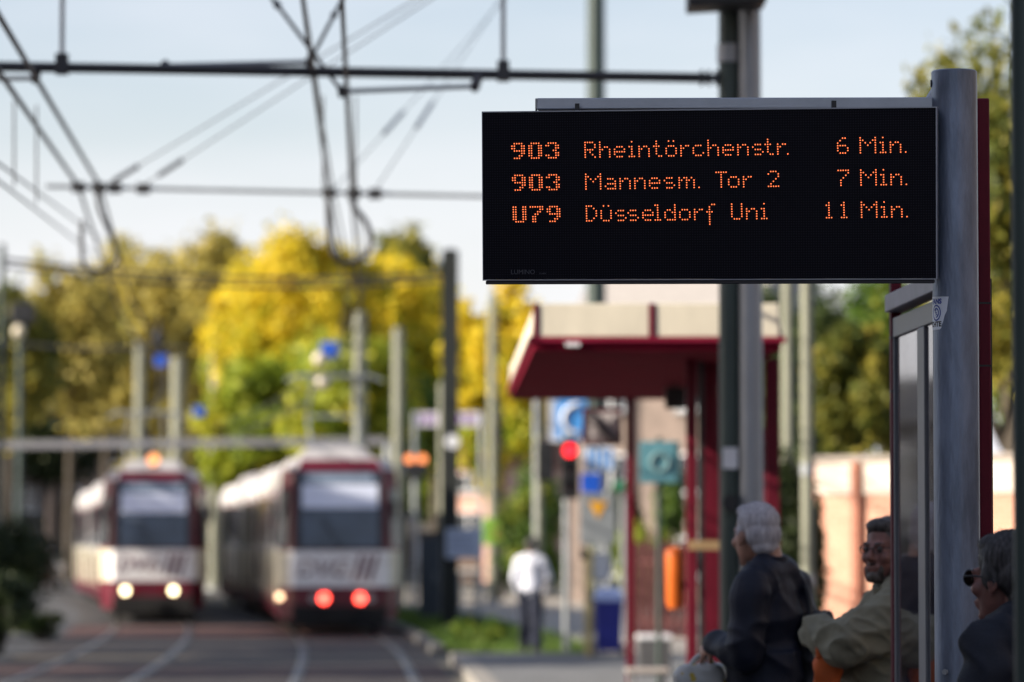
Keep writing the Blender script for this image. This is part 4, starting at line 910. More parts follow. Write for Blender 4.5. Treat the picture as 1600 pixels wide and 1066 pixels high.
# ============================================================ BRICK WALL
def brick_mat(name, c1, c2, mortar):
    m = bpy.data.materials.new(name); m.use_nodes = True; n = m.node_tree.nodes; l = m.node_tree.links; p = n['Principled BSDF']; p.inputs['Roughness'].default_value = .85
    tc = n.new('ShaderNodeTexCoord'); mp = n.new('ShaderNodeMapping'); mp.inputs['Rotation'].default_value = (math.pi / 2, 0, 0); l.new(tc.outputs['Object'], mp.inputs[0])
    bk = n.new('ShaderNodeTexBrick'); bk.inputs['Scale'].default_value = 4.2; bk.inputs['Color1'].default_value = (*c1, 1); bk.inputs['Color2'].default_value = (*c2, 1); bk.inputs['Mortar'].default_value = (*mortar, 1); bk.inputs['Mortar Size'].default_value = .016
    l.new(mp.outputs[0], bk.inputs[0]); nz = n.new('ShaderNodeTexNoise'); nz.inputs['Scale'].default_value = 1.6; nz.inputs['Detail'].default_value = 6; l.new(tc.outputs['Object'], nz.inputs[0])
    mr = n.new('ShaderNodeMapRange'); mr.inputs['To Min'].default_value = .7; mr.inputs['To Max'].default_value = 1.3; l.new(nz.outputs['Fac'], mr.inputs[0])
    mm = n.new('ShaderNodeMix'); mm.data_type = 'RGBA'; mm.blend_type = 'MULTIPLY'; mm.inputs[0].default_value = 1; l.new(bk.outputs['Color'], mm.inputs[6]); l.new(mr.outputs[0], mm.inputs[7]); l.new(mm.outputs[2], p.inputs['Base Color'])
    bp = n.new('ShaderNodeBump'); bp.inputs['Strength'].default_value = .5; bp.inputs['Distance'].default_value = .008; bp.invert = True; l.new(bk.outputs['Fac'], bp.inputs['Height']); l.new(bp.outputs[0], p.inputs['Normal']); return m
wa = Vector((GX(1268, 43.8), 43.8, 0)); wbp = Vector((GX(1760, 41.2), 41.2, 0)); dw = (wbp - wa); Lw = dw.length; dw.normalize()
WM = Matrix(((dw.x, -dw.y, 0, 0), (dw.y, dw.x, 0, 0), (0, 0, 1, 0), (0, 0, 0, 1)))
WM = Matrix(((dw.x, dw.y, 0, 0), (dw.y, -dw.x, 0, 0), (0, 0, 1, 0), (0, 0, 0, 1)))   # local y points to the camera side
bw = thing('brick_wall', 'sunlit salmon brick wall with pale plaster panels along its top', 'wall', wa)
zt_ = W(1340, 712, 43.4).z; zp = W(1340, 772, 43.4).z
M_brick = brick_mat('salmon_brick', (.58, .29, .20), (.52, .24, .16), (.58, .44, .36)); M_brick2 = brick_mat('pilaster_brick', (.36, .135, .085), (.30, .11, .07), (.32, .22, .17))
mb = MB(WM); mb.box(0, Lw, -.25, 0, -.2, zt_ - .07); obj('wall', mb, M_brick, bw)
mb = MB(WM); mb.box(-.02, Lw + .02, -.29, .06, zt_ - .07, zt_); obj('coping', mb, mat('grey_coping', (.30, .26, .23), .85, 0, .2, 5), bw, bevel=.01)
sp_ = 212 / S(43.0) ; xp0 = (GX(1344, 43.3) - wa.x) / dw.x
pil = [xp0 + k * sp_ for k in (0, 1, 2)]
for x in pil: mb = MB(WM); mb.box(x - .055, x + .055, .003, .09, -.1, zt_ - .075); obj('pilaster', mb, M_brick2, bw, bevel=.006)
edges = [0.1] + [e for x in pil for e in (x - .075, x + .075)] + [Lw - .05]
for k in range(0, len(edges) - 1, 2):
    if edges[k + 1] - edges[k] > .2: mb = MB(WM); mb.box(edges[k], edges[k + 1], .003, .03, zp, zt_ - .075); obj('plaster_panel', mb, mat('pale_plaster', (.64, .55, .48), .85, 0, .1, 3, .1, 40, stain=(.48, .38, .31)), bw)

# ============================================================ BUILDINGS
def house(name, label, corners, z_eave, z_ridge, m, roof_m, floors=3, wx=1.5, cat='building', win_m=None, skip_back=True, ground_m=None):
    """corners: two ends of the front side (world xy) and depth"""
    a, b, depth = Vector((*corners[0], 0)), Vector((*corners[1], 0)), corners[2]; d = (b - a); L = d.length; d.normalize(); nb = Vector((-d.y, d.x, 0))
    HM = Matrix(((d.x, nb.x, 0, 0), (d.y, nb.y, 0, 0), (0, 0, 1, 0), (0, 0, 0, 1)))
    root = thing(name, label, cat, a); mb = MB(HM); mb.box(0, L, 0, depth, -.3, z_eave); obj('wall', mb, m, root)
    mb = MB(HM); e = .35
    mb.add([(-e, -e, z_eave + .002), (L + e, -e, z_eave + .002), (L + e, depth + e, z_eave + .002), (-e, depth + e, z_eave + .002), (-e, depth / 2, z_ridge), (L + e, depth / 2, z_ridge)], [(0, 1, 5, 4), (2, 3, 4, 5), (0, 4, 3), (1, 2, 5), (3, 2, 1, 0)])
    rf = obj('roof', mb, roof_m, root)
    mb = MB(HM); mb.box(L * .3, L * .3 + .6, depth * .35, depth * .35 + .5, z_eave + .5, z_ridge + .9); obj('chimney', mb, M_brick2, rf)
    fh = z_eave / floors; nw = max(1, int(L / (wx * 1.8)))
    for f in range(floors):
        for k in range(nw):
            x = (k + .5) * L / nw; z = f * fh + fh * .32; w, h = wx * .5, fh * .48
            mb = MB(HM); mb.box(x - w, x + w, -.05, -.002, z, z + h); fr = obj('window', mb, M_signwhite, root)
            mb = MB(HM); mb.box(x - w * .86, x - .04, -.056, -.0505, z + h * .06, z + h * .94); mb.box(x + .04, x + w * .86, -.056, -.0505, z + h * .06, z + h * .94); obj('pane', mb, win_m or M_glass, fr)
            mb = MB(HM); mb.box(x - w * 1.1, x + w * 1.1, -.16, -.0505, z - .09, z - .004); obj('sill', mb, M_galv, fr)
    mb = MB(HM); mb.box(L * .5 - .55, L * .5 + .55, -.06, -.002, 0, 2.1); obj('door', mb, mat('brown_door', (.08, .045, .03), .5), root)
    return root
M_rooft = mat('grey_slate_roof', (.10, .095, .10), .7, 0, .2, 8, .2, 60); M_roofr = mat('red_tile_roof', (.20, .075, .045), .8, 0, .25, 6, .3, 40)
house('house', 'pale gabled house with grey roof behind the shelter', ((1.7, 112), (6.4, 110), 9), 7.2, 11.5, mat('white_render', (.22, .17, .145), .8, 0, .25, 2), mat('pale_slate_roof', (.30, .28, .27), .7, 0, .2, 8, .2, 60), 3, 1.0)
house('house', 'pinkish house farther down the street behind the woman', ((-3.0, 172), (-.9, 171), 9), 5.2, 7.5, mat('pink_render', (.58, .34, .27), .8, 0, .12, 2), M_roofr, 3, 1.4)
house('house', 'cream house between the old mast and the right tram, far off', ((-9.5, 205), (-1.5, 200), 9), 7.0, 9.5, mat('cream_render', (.55, .48, .38), .8, 0, .12, 2), M_roofr, 3, 1.4)
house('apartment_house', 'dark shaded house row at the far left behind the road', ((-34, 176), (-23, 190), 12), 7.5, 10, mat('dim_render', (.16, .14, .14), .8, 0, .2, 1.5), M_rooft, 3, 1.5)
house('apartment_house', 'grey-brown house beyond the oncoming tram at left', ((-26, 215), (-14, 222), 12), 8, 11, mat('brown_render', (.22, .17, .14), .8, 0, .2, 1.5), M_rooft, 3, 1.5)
house('shade_house', 'unseen tall brick house added right of the platform to cut sky light', ((12.5, 26), (12.5, -24), 11), 11, 15, mat('brown_brick_render', (.20, .15, .13), .85, 0, .15, 1.2), M_roofr, 5, 1.6)  # out of view, added to take skylight off the foreground
house('shade_house', 'unseen wide grey house added behind the viewer to cut sky light', ((16, -60), (-17, -60), 10), 8, 11, mat('grey_render', (.22, .21, .20), .85, 0, .15, 1.2), M_rooft, 4, 1.6)  # never seen, added to hold back skylight from behind
th = house('shade_house', 'unseen tall ochre house beside the road, added to shade the platform', ((-17, -24), (-17, 17.6), 11), 17, 21, mat('ochre_render', (.34, .29, .22), .85, 0, .12, 1.2), M_roofr, 5, 1.6)  # added shade caster outside the frame, sized for the foreground shadow
def fence(label, pts, h, m):
    root = thing('fence', label, 'fence', (*pts[0], 0)); a = Vector((*pts[0], 0)); b = Vector((*pts[1], 0)); n = int((b - a).length / .34)
    for i in range(n + 1):
        q = (b - a) * (i / n); mb = MB(); mb.box(q.x - .07, q.x + .07, q.y - .02, q.y + .02, 0, h * (1 + .03 * math.sin(i * 2.3))); obj('paling', mb, m, root)
    for zz in (.3, h * .8): mb = MB(); mb.beam(Vector((0, .045, zz)), b - a + Vector((0, .045, zz)), .03, .07); obj('rail', mb, m, root)
fence('dark red paling fence beyond the shelter bench', ((GX(998, 72), 72), (GX(1075, 70), 70)), 1.75, mat('fence_red_wood', (.10, .03, .03), .7, 0, .25, 5))
# cars far left
def car(label, px, Y, m, kind='car'):
    X = GX(px, Y); root = thing('parked_car' if kind == 'car' else 'van', label, kind, (X, Y, 0)); w = .88; H = 1.45 if kind == 'car' else 2.2
    mb = MB(); mb.prism([(-w, .15), (-w * .9, 0), (w * .9, 0), (w, .15), (w, 4.0), (w * .9, 4.2), (-w * .9, 4.2), (-w, 4.0)], .28, H * .58); obj('body', mb, m, root, bevel=.06)
    mb = MB(); q = .9 if kind == 'car' else .4
    mb.hexa([(-w * .95, q, H * .58), (w * .95, q, H * .58), (w * .95, 3.9, H * .58), (-w * .95, 3.9, H * .58)], [(-w * .78, q + .6, H), (w * .78, q + .6, H), (w * .78, 3.5, H), (-w * .78, 3.5, H)]); cb = obj('cabin', mb, m, root, bevel=.05)
    mb = MB(); mb.hexa([(-w * .84, q + .07, H * .62), (w * .84, q + .07, H * .62), (w * .84, q + .2, H * .62), (-w * .84, q + .2, H * .62)], [(-w * .72, q + .50, H * .94), (w * .72, q + .50, H * .94), (w * .72, q + .7, H * .94), (-w * .72, q + .7, H * .94)]); obj('windscreen', mb, M_glass, cb)
    for sx_ in (-1, 1):
        mb = MB(); mb.box(sx_ * w * .72 - .13, sx_ * w * .72 + .13, -.02, .03, .62, .76); obj('headlight', mb, mat('clear_lens', (.5, .5, .5), .1), root)
        for yy in (.8, 3.4):
            mb = MB(); mb.tube([(sx_ * (w - .18), yy, .31), (sx_ * (w + .01), yy, .31)], .31, 16); wh = obj('wheel', mb, M_black, root); mb = MB(); mb.tube([(sx_ * (w + .011), yy, .31), (sx_ * (w + .02), yy, .31)], .19, 12); obj('rim', mb, M_galv, wh)
    mb = MB(); mb.box(-.26, .26, -.025, -.001, .42, .53); obj('number_plate', mb, M_signwhite, root)
car('dark red car far down the road at the left edge', 42, 138, mat('dark_red_car', (.10, .012, .018), .25, .2, .1, 2, coat=.6))
car('pale grey van far down the road at the left edge', 20, 172, mat('pale_van', (.45, .45, .47), .3, .1, .1, 2, coat=.4), 'van')
car('dark blue car beyond the dark red one on the left road', 78, 185, mat('dark_blue_car', (.02, .03, .06), .25, .3, .1, 2, coat=.6))
# ============================================================ TRAMS
M_wind = mat('windscreen_glass', (.055, .07, .105), .06, 0, .6, .8, spec=.6, coat=.2)
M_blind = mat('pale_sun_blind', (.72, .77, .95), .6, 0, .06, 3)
M_disp = mat('blank_destination_glass', (.24, .30, .40), .12, 0, .2, 2, spec=.8)
M_rub = mat('black_rubber_bellows', (.02, .02, .022), .7, 0, .2)
M_under = mat('dirty_black_underframe', (.008, .007, .008), .85, 0, .3)
M_roofg = mat('tram_roof_grey', (.48, .46, .47), .5, .1, .15, 1.5, stain=(.25, .22, .22))
E_head = emit('headlight_glow', (1.0, .82, .46), 4.0); E_tail = emit('tail_light_glow', (1.0, .06, .04), 5.5); E_ind = emit('roof_lamp_glow', (1.0, .36, .12), 1.1)
M_lens = mat('unlit_lens_glass', (.4, .38, .38), .1, 0, .1)
PROF = [(1.10, .32), (1.13, .60), (1.15, .92), (1.15, 1.60), (1.10, 2.86), (1.07, 3.12), (.95, 3.31), (.50, 3.39)]
def rake(z): return max(0.0, z - 1.6) * .11 + max(0, z - 3.1) * .6
def tram(label, z0, off, secs, lit, lcx, pant):
    o0 = trkp(z0, off); o0 = Vector((o0.x, o0.y, .0))
    root = thing('tram', label, 'tram', o0, 'trams on the street tracks')
    z = z0
    for si, L in enumerate(secs):
        sl = trk_slope(z + L / 2); dz = L / math.sqrt(1 + sl * sl)
        A = trkp(z, off); B = trkp(z + dz, off); yv = (B - A).normalized(); xv = Vector((yv.y, -yv.x))
        M = Matrix(((xv.x, yv.x, 0, A.x - o0.x), (xv.y, yv.y, 0, A.y - o0.y), (0, 0, 1, .0), (0, 0, 0, 1)))
        first = si == 0; last = si == len(secs) - 1
        NB = lambda: MB(M)
        # body shell
        st = [(0, .86, 1), (.09, .95, .8), (.42, 1.15, 0)] if first else [(0, 1.15, 0)]
        st += [(L * .5, 1.15, 0)] + ([(L - .42, 1.15, 0), (L - .09, .95, -.8), (L, .86, -1)] if last else [(L, 1.15, 0)])
        mb = NB(); n = len(PROF) * 2; vs = []; fs = []; mi = []
        for (y, hw, k) in st:
            ring = [(-x, zz) for x, zz in PROF] + [(x, zz) for x, zz in reversed(PROF)]
            for x, zz in ring: vs.append((x * hw / 1.15, y + k * rake(zz), zz))
        P = len(PROF)
        def band(i, front):     # i: profile interval on either side
            j = i if i < P - 1 else (2 * P - 2 - i)
            if i == P - 1: return 4
            return ([1, 1, 0, 1, 1, 4, 4] if front else [1, 2, 2, 0, 0, 4, 4])[j] if j < 7 else 1
        for s in range(len(st) - 1):
            front = first and s < 2 or last and s >= len(st) - 3
            for i in range(n):
                fs.append((s * n + i, s * n + (i + 1) % n, (s + 1) * n + (i + 1) % n, (s + 1) * n + i))
                b = band(i, front) if i < n - 1 else 3
                if front and s == 1 and b == 0 : b = 2
                mi.append(b)
        for e, flag in ((0, first), (len(st) - 1, last)):
            for j in range(P - 1):
                a, b = e * n + j, e * n + j + 1; c, d = e * n + n - 2 - j, e * n + n - 1 - j
                fs.append((a, b, c, d)); mi.append(([1, 1, 0, 1, 1, 1, 4][j] if flag else 3))
        mb.add(vs, fs); mb.m = mi
        obj('body', mb, [M_white, M_tramred, M_cream, M_under, M_roofg], root)
        # roof equipment
        for k in range(2 if L > 6 else 1):
            y = L * (.3 + .4 * k); mb = NB(); mb.hexa([(-.7, y - .9, 3.40), (.7, y - .9, 3.40), (.7, y + .9, 3.40), (-.7, y + .9, 3.40)], [(-.55, y - .8, 3.58), (.55, y - .8, 3.58), (.55, y + .8, 3.58), (-.55, y + .8, 3.58)]); obj('roof_box', mb, M_roofg, root, bevel=.02)
        # side windows and doors
        y = 1.0 if first else .35; k = 0
        while y + .9 < L - (.8 if last else .2):
            isdoor = (k % 3 == 1); w = 1.15 if isdoor else 1.25
            if y + w > L - (.6 if last else .2): break
            for sx in (-1, 1):
                if isdoor:
                    mb = NB(); q = lambda x, yy, zz: (sx * x, yy, zz)
                    mb.hexa([q(1.10, y, .45), q(1.165, y, .45), q(1.165, y + w, .45), q(1.10, y + w, .45)], [q(1.05, y, 2.84), q(1.125, y, 2.84), q(1.125, y + w, 2.84), q(1.05, y + w, 2.84)]); dr = obj('door', mb, M_tramred, root)
                    for h in (0, 1):
                        a = y + .07 + h * (w / 2); b = a + w / 2 - .14
                        mb = NB(); mb.hexa([q(1.14, a, .8), q(1.168, a, .8), q(1.168, b, .8), q(1.14, b, .8)], [q(1.09, a, 2.7), q(1.134, a, 2.7), q(1.134, b, 2.7), q(1.09, b, 2.7)]); obj('pane', mb, M_glass, dr)
                else:
                    mb = NB(); q = lambda x, yy, zz: (sx * x, yy, zz)
                    mb.hexa([q(1.10, y, 1.66), q(1.154, y, 1.66), q(1.154, y + w, 1.66), q(1.10, y + w, 1.66)], [q(1.05, y, 2.74), q(1.112, y, 2.74), q(1.112, y + w, 2.74), q(1.05, y + w, 2.74)]); obj('side_window', mb, M_glass, root, bevel=.012)
            y += w + .16; k += 1
        # bogies
        for yb in ((2.4, L - 1.2) if L > 8.5 else (L / 2,)):
            mb = NB(); mb.box(-.95, .95, yb - 1.0, yb + 1.0, .22, .5); bo = obj('bogie', mb, M_under, root)
            for yy in (yb - .7, yb + .7):
                mb = NB()
                for sx in (-1, 1): mb.tube([(sx * .72, yy, .35), (sx * .80, yy, .35)], .33, 16)
                mb.tube([(-.72, yy, .35), (.72, yy, .35)], .07, 8); obj('wheelset', mb, M_under, bo)
        if not last:
            mb = NB()
            for k in range(4):
                a = L + .02 + k * .16; mb.box(-1.02, 1.02, a, a + .07, .5, 3.2); mb.box(-.96, .96, a + .07, a + .155, .55, 3.14)
            obj('bellows', mb, M_rub, root)
        if first:
            g = .012
            F = lambda x, zz, d=0.0: (x, rake(zz) - d, zz)
            def pane(nm, x0, x1, z0_, z1_, m, d, par=root, dep=.03, bev=0.0):
                mb = NB(); mb.hexa([F(x0, z0_, d), F(x1, z0_, d), F(x1, z0_, d - dep), F(x0, z0_, d - dep)], [F(x0, z1_, d), F(x1, z1_, d), F(x1, z1_, d - dep), F(x0, z1_, d - dep)]); return obj(nm, mb, m, par, bevel=bev)
            ws = pane('windscreen', -.73, .73, 1.66, 3.06, M_wind, .014)
            pane('windscreen_seal', -.83, .83, 1.63, 3.09, M_rub, .008)
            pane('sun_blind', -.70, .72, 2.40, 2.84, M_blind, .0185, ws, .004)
            pane('destination_display', -.60, .62, 2.88, 3.04, M_disp, .019, ws, .004)
            for sx in (-1, 1): pane('corner_trim', sx * .83 - .045, sx * .83 + .045, 1.62, 3.08, M_tramred, .004, root, .03)
            # corner windows
            for sx in (-1, 1):
                mb = NB(); a = (.955, .105); b = (1.115, .375); z0_, z1_ = 1.68, 2.75
                ox, oy = .035, -.025
                mb.hexa([(sx * (a[0] + 0), a[1] + .06, z0_), (sx * (a[0] + ox), a[1] + oy, z0_), (sx * (b[0] + ox), b[1] + oy, z0_), (sx * b[0], b[1] + .06, z0_)],
                        [(sx * (a[0] - .045), a[1] + .06 + .09, z1_), (sx * (a[0] + ox - .045), a[1] + oy + .09, z1_), (sx * (b[0] + ox - .05), b[1] + oy + .03, z1_), (sx * (b[0] - .05), b[1] + .09, z1_)]); obj('corner_window', mb, M_glass, root)
            # wiper, mirrors
            mb = NB(); mb.tube([(.05, -.05, 1.62), (-.35, rake(2.25) - .05, 2.25)], .014, 6); obj('wiper', mb, M_rub, root)
            for sx in (-1, 1):
                mb = NB(); mb.box(sx * 1.22 - .05, sx * 1.22 + .05, .25, .33, 2.2, 2.55); mb.beam((sx * 1.05, .3, 2.5), (sx * 1.22, .3, 2.5), .03, .03); obj('mirror', mb, M_rub, root, bevel=.01)
            # lights
            mb = NB(); mb.box(-.82, .82, -.03, .02, .56, .86); lb = obj('light_panel', mb, M_tramred, root, bevel=.02)
            for sx in (-1, 1):
                x = lcx + sx * (.52 if lit == 'head' else .34)
                mb = NB(); mb.tube([(x, -.045, .71), (x, -.032, .71)], .085 if lit == 'head' else .095, 20); obj('headlight' if lit == 'head' else 'tail_light', mb, E_head if lit == 'head' else E_tail, lb)
                x2 = lcx + sx * (.32 if lit == 'head' else .54)
                mb = NB(); mb.tube([(x2, -.045, .71), (x2, -.032, .71)], .075, 20); obj('tail_light' if lit == 'head' else 'headlight', mb, M_lens if lit != 'head' else mat('unlit_red_lens', (.16, .01, .012), .15), lb)
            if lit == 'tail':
                mb = NB(); mb.tube([(-1.10, .18, .74), (-1.13, .14, .74)], .06, 12); obj('corner_glint', mb, emit('warm_sun_glint', (1.0, .62, .36), 2.5), root)  # sun glint on the corner, made as a small glowing disc
            # coupler and bumper
            mb = NB(); mb.box(-.88, .88, -.10, .10, .18, .585); bp_ = obj('bumper', mb, M_under, root, bevel=.03)
            mb = NB(); mb.tube([(0, -.35, .42), (0, -.05, .42)], .13, 14); mb.box(-.20, .20, -.42, -.34, .28, .56); obj('coupler', mb, M_under, bp_, bevel=.01)
            # lettering and the three slanted bars
            text_mesh('DVG', .46, M_tramred, 'lettering', root, shear=.28, extrude=.003, M=M @ Matrix.Translation((-.34, -.006, 1.26)) @ Matrix.Rotation(math.pi / 2, 4, 'X'))
            mb = NB()
            for k in range(3):
                x = .22 + k * .15; s_ = .14
                mb.hexa([(x, -.007, 1.02), (x + .075, -.007, 1.02), (x + .075, .01, 1.02), (x, .01, 1.02)], [(x + s_, -.007, 1.52), (x + .075 + s_, -.007, 1.52), (x + .075 + s_, .01, 1.52), (x + s_, .01, 1.52)])
            obj('slanted_bars', mb, M_tramred, root)
            if lit == 'head':
                mb = NB(); mb.tube([(0, .33, 3.56), (0, .36, 3.56)], .12, 18); obj('roof_lamp', mb, E_ind, root); mb = NB(); mb.tube([(0, .361, 3.56), (0, .55, 3.52)], .15, 14); obj('roof_lamp_housing', mb, M_roofg, root)
        if si == pant:
            yb = 2.2; mb = NB()
            for sx in (-.45, .45):
                mb.tube([(sx, yb + .2, 3.6), (sx * 1.1, yb + 1.9, 4.25), (sx * .9, yb + .6, 4.98)], .03, 6)
            mb.tube([(-.45, yb + .2, 3.6), (.45, yb + .2, 3.6)], .04, 6); mb.tube([(-.5, yb + 1.9, 4.25), (.5, yb + 1.9, 4.25)], .03, 6)
            mb.tube([(-.95, yb + .6, 4.90), (-.7, yb + .6, 5.0), (.7, yb + .6, 5.0), (.95, yb + .6, 4.90)], .035, 6); mb.tube([(-.7, yb + .9, 5.0), (.7, yb + .9, 5.0)], .03, 6)
            mb.box(-.55, .55, yb - .2, yb + .9, 3.5, 3.6); obj('pantograph', mb, M_galv, root)
        z += dz + .66
    return root
tram('white and wine red tram with glowing red tail lights on the right track', 72.0, .05, [9.2, 7.4, 9.2, 9.2], 'tail', .05, 0)
tram('oncoming white and wine red tram with two lit headlights on the left track', 84.0, -3.52, [9.2, 7.4, 9.2, 9.2], 'head', -.08, 1)
# ============================================================ PEOPLE
def voxel(name, mb, vox, smooth=4, fac=.5, fold=None):
    me = mb.mesh(name); o = bpy.data.objects.new(name, me); COL.objects.link(o)
    bm = bmesh.new(); bm.from_mesh(me); bmesh.ops.recalc_face_normals(bm, faces=bm.faces); bm.to_mesh(me); bm.free()
    r = o.modifiers.new('r', 'REMESH'); r.mode = 'VOXEL'; r.voxel_size = vox
    s = o.modifiers.new('s', 'SMOOTH'); s.factor = fac; s.iterations = smooth
    dg = bpy.context.evaluated_depsgraph_get(); out = bpy.data.meshes.new_from_object(o.evaluated_get(dg))
    bpy.data.objects.remove(o); bpy.data.meshes.remove(me); out.name = name
    if fold:
        nrm = [v.normal.copy() for v in out.vertices]
        for v, nn in zip(out.vertices, nrm): v.co += nn * fold(v.co)
    out.polygons.foreach_set('use_smooth', [True] * len(out.polygons)); out.update()
    return out
def folds(amp, sx=5, sz=9, seed=0.0):
    def f(c):
        a = noise.noise(Vector((c.x * sx + seed, c.y * sx, c.z * sz)))
        b = (1 - abs(noise.noise(Vector((c.x * sx * .8 + 9 + seed, c.y * sx * .8, c.z * sz * .8 + c.x * 5))))) ** 4 * 1.6
        return amp * (a * .9 + b * .8 - .3)
    return f
def hair_mat(name, c1, c2):
    m = bpy.data.materials.new(name); m.use_nodes = True; n = m.node_tree.nodes; l = m.node_tree.links; p = n['Principled BSDF']; p.inputs['Roughness'].default_value = .55
    tc = n.new('ShaderNodeTexCoord'); mp = n.new('ShaderNodeMapping'); mp.inputs['Scale'].default_value = (90, 90, 18); l.new(tc.outputs['Object'], mp.inputs[0])
    nz = n.new('ShaderNodeTexNoise'); nz.inputs['Scale'].default_value = 1; nz.inputs['Detail'].default_value = 4; l.new(mp.outputs[0], nz.inputs[0])
    rp = n.new('ShaderNodeValToRGB'); rp.color_ramp.elements[0].position = .35; rp.color_ramp.elements[1].position = .65; rp.color_ramp.elements[0].color = (*c1, 1); rp.color_ramp.elements[1].color = (*c2, 1)
    l.new(nz.outputs['Fac'], rp.inputs[0]); l.new(rp.outputs[0], p.inputs['Base Color'])
    bp = n.new('ShaderNodeBump'); bp.inputs['Strength'].default_value = .18; bp.inputs['Distance'].default_value = .002; l.new(nz.outputs['Fac'], bp.inputs['Height']); l.new(bp.outputs[0], p.inputs['Normal']); return m
def head_shapes(mb, H, k=1.0):
    """H: matrix of the head (origin between the ears at eye level, facing -y)"""
    e = lambda c, r, rot=None: mb.ell(H @ Vector(c), [x * k for x in r], 18, 12, H.to_3x3() @ (rot or Matrix.Identity(3)))
    cp = lambda a, b, r0, r1: mb.cap(H @ Vector(a), H @ Vector(b), r0, r1)
    e((0, .012, .035), (.075, .098, .088)); e((0, -.030, -.035), (.061, .068, .085)); e((0, -.045, -.085), (.042, .045, .042)); e((0, -.078, -.108), (.024, .020, .020))
    e((0, .055, -.02), (.060, .055, .065)); cp((-.040, -.082, .020), (.040, -.082, .020), .011, .011)
    cp((0, -.092, .012), (0, -.116, -.030), .008, .013); cp((-.012, -.100, -.036), (.012, -.100, -.036), .009, .009)
    cp((-.022, -.090, -.068), (.022, -.090, -.068), .009, .009); cp((-.018, -.087, -.080), (.018, -.087, -.080), .009, .009)
    for s in (-1, 1):
        e((s * .040, -.068, -.030), (.026, .024, .024)); e((s * .034, -.080, .0), (.014, .010, .009))
        e((s * .077, .012, -.012), (.009, .020, .032), Matrix.Rotation(s * .3, 3, 'Z')); e((s * .076, .006, -.036), (.007, .012, .014))
def hand_shapes(mb, w, d, up, curl=.9, side=1, k=1.0):
    """wrist w, direction d to the knuckles, up = back of the hand"""
    w = Vector(w); d = Vector(d).normalized(); up = (Vector(up) - d * Vector(up).dot(d)).normalized(); r = d.cross(up) * side
    rot = Matrix((r, d, up)).transposed()
    mb.ell(w + d * .045 * k, (.040 * k, .052 * k, .017 * k), 14, 9, rot)
    for i, (x, L) in enumerate(((-.030, .066), (-.010, .076), (.010, .072), (.029, .056))):
        p = w + d * .085 * k + r * x * k; dirv = d; prev = p
        for j, seg in enumerate((.45, .32, .23)):
            an = curl * (.35 + .5 * j) ; dv_ = (d * math.cos(an) - up * math.sin(an)); q = prev + dv_ * L * seg * k
            mb.cap(prev, q, (.0092 - .0010 * j) * k, (.0086 - .0012 * j) * k, 10); prev = q
    t0 = w + d * .02 * k - r * .03 * k; t1 = t0 + (d * .6 - r * .7 - up * .3).normalized() * .035 * k; t2 = t1 + (d * .85 - up * .5).normalized() * .03 * k
    mb.cap(t0, t1, .0125 * k, .0105 * k, 10); mb.cap(t1, t2, .0102 * k, .008 * k, 10)

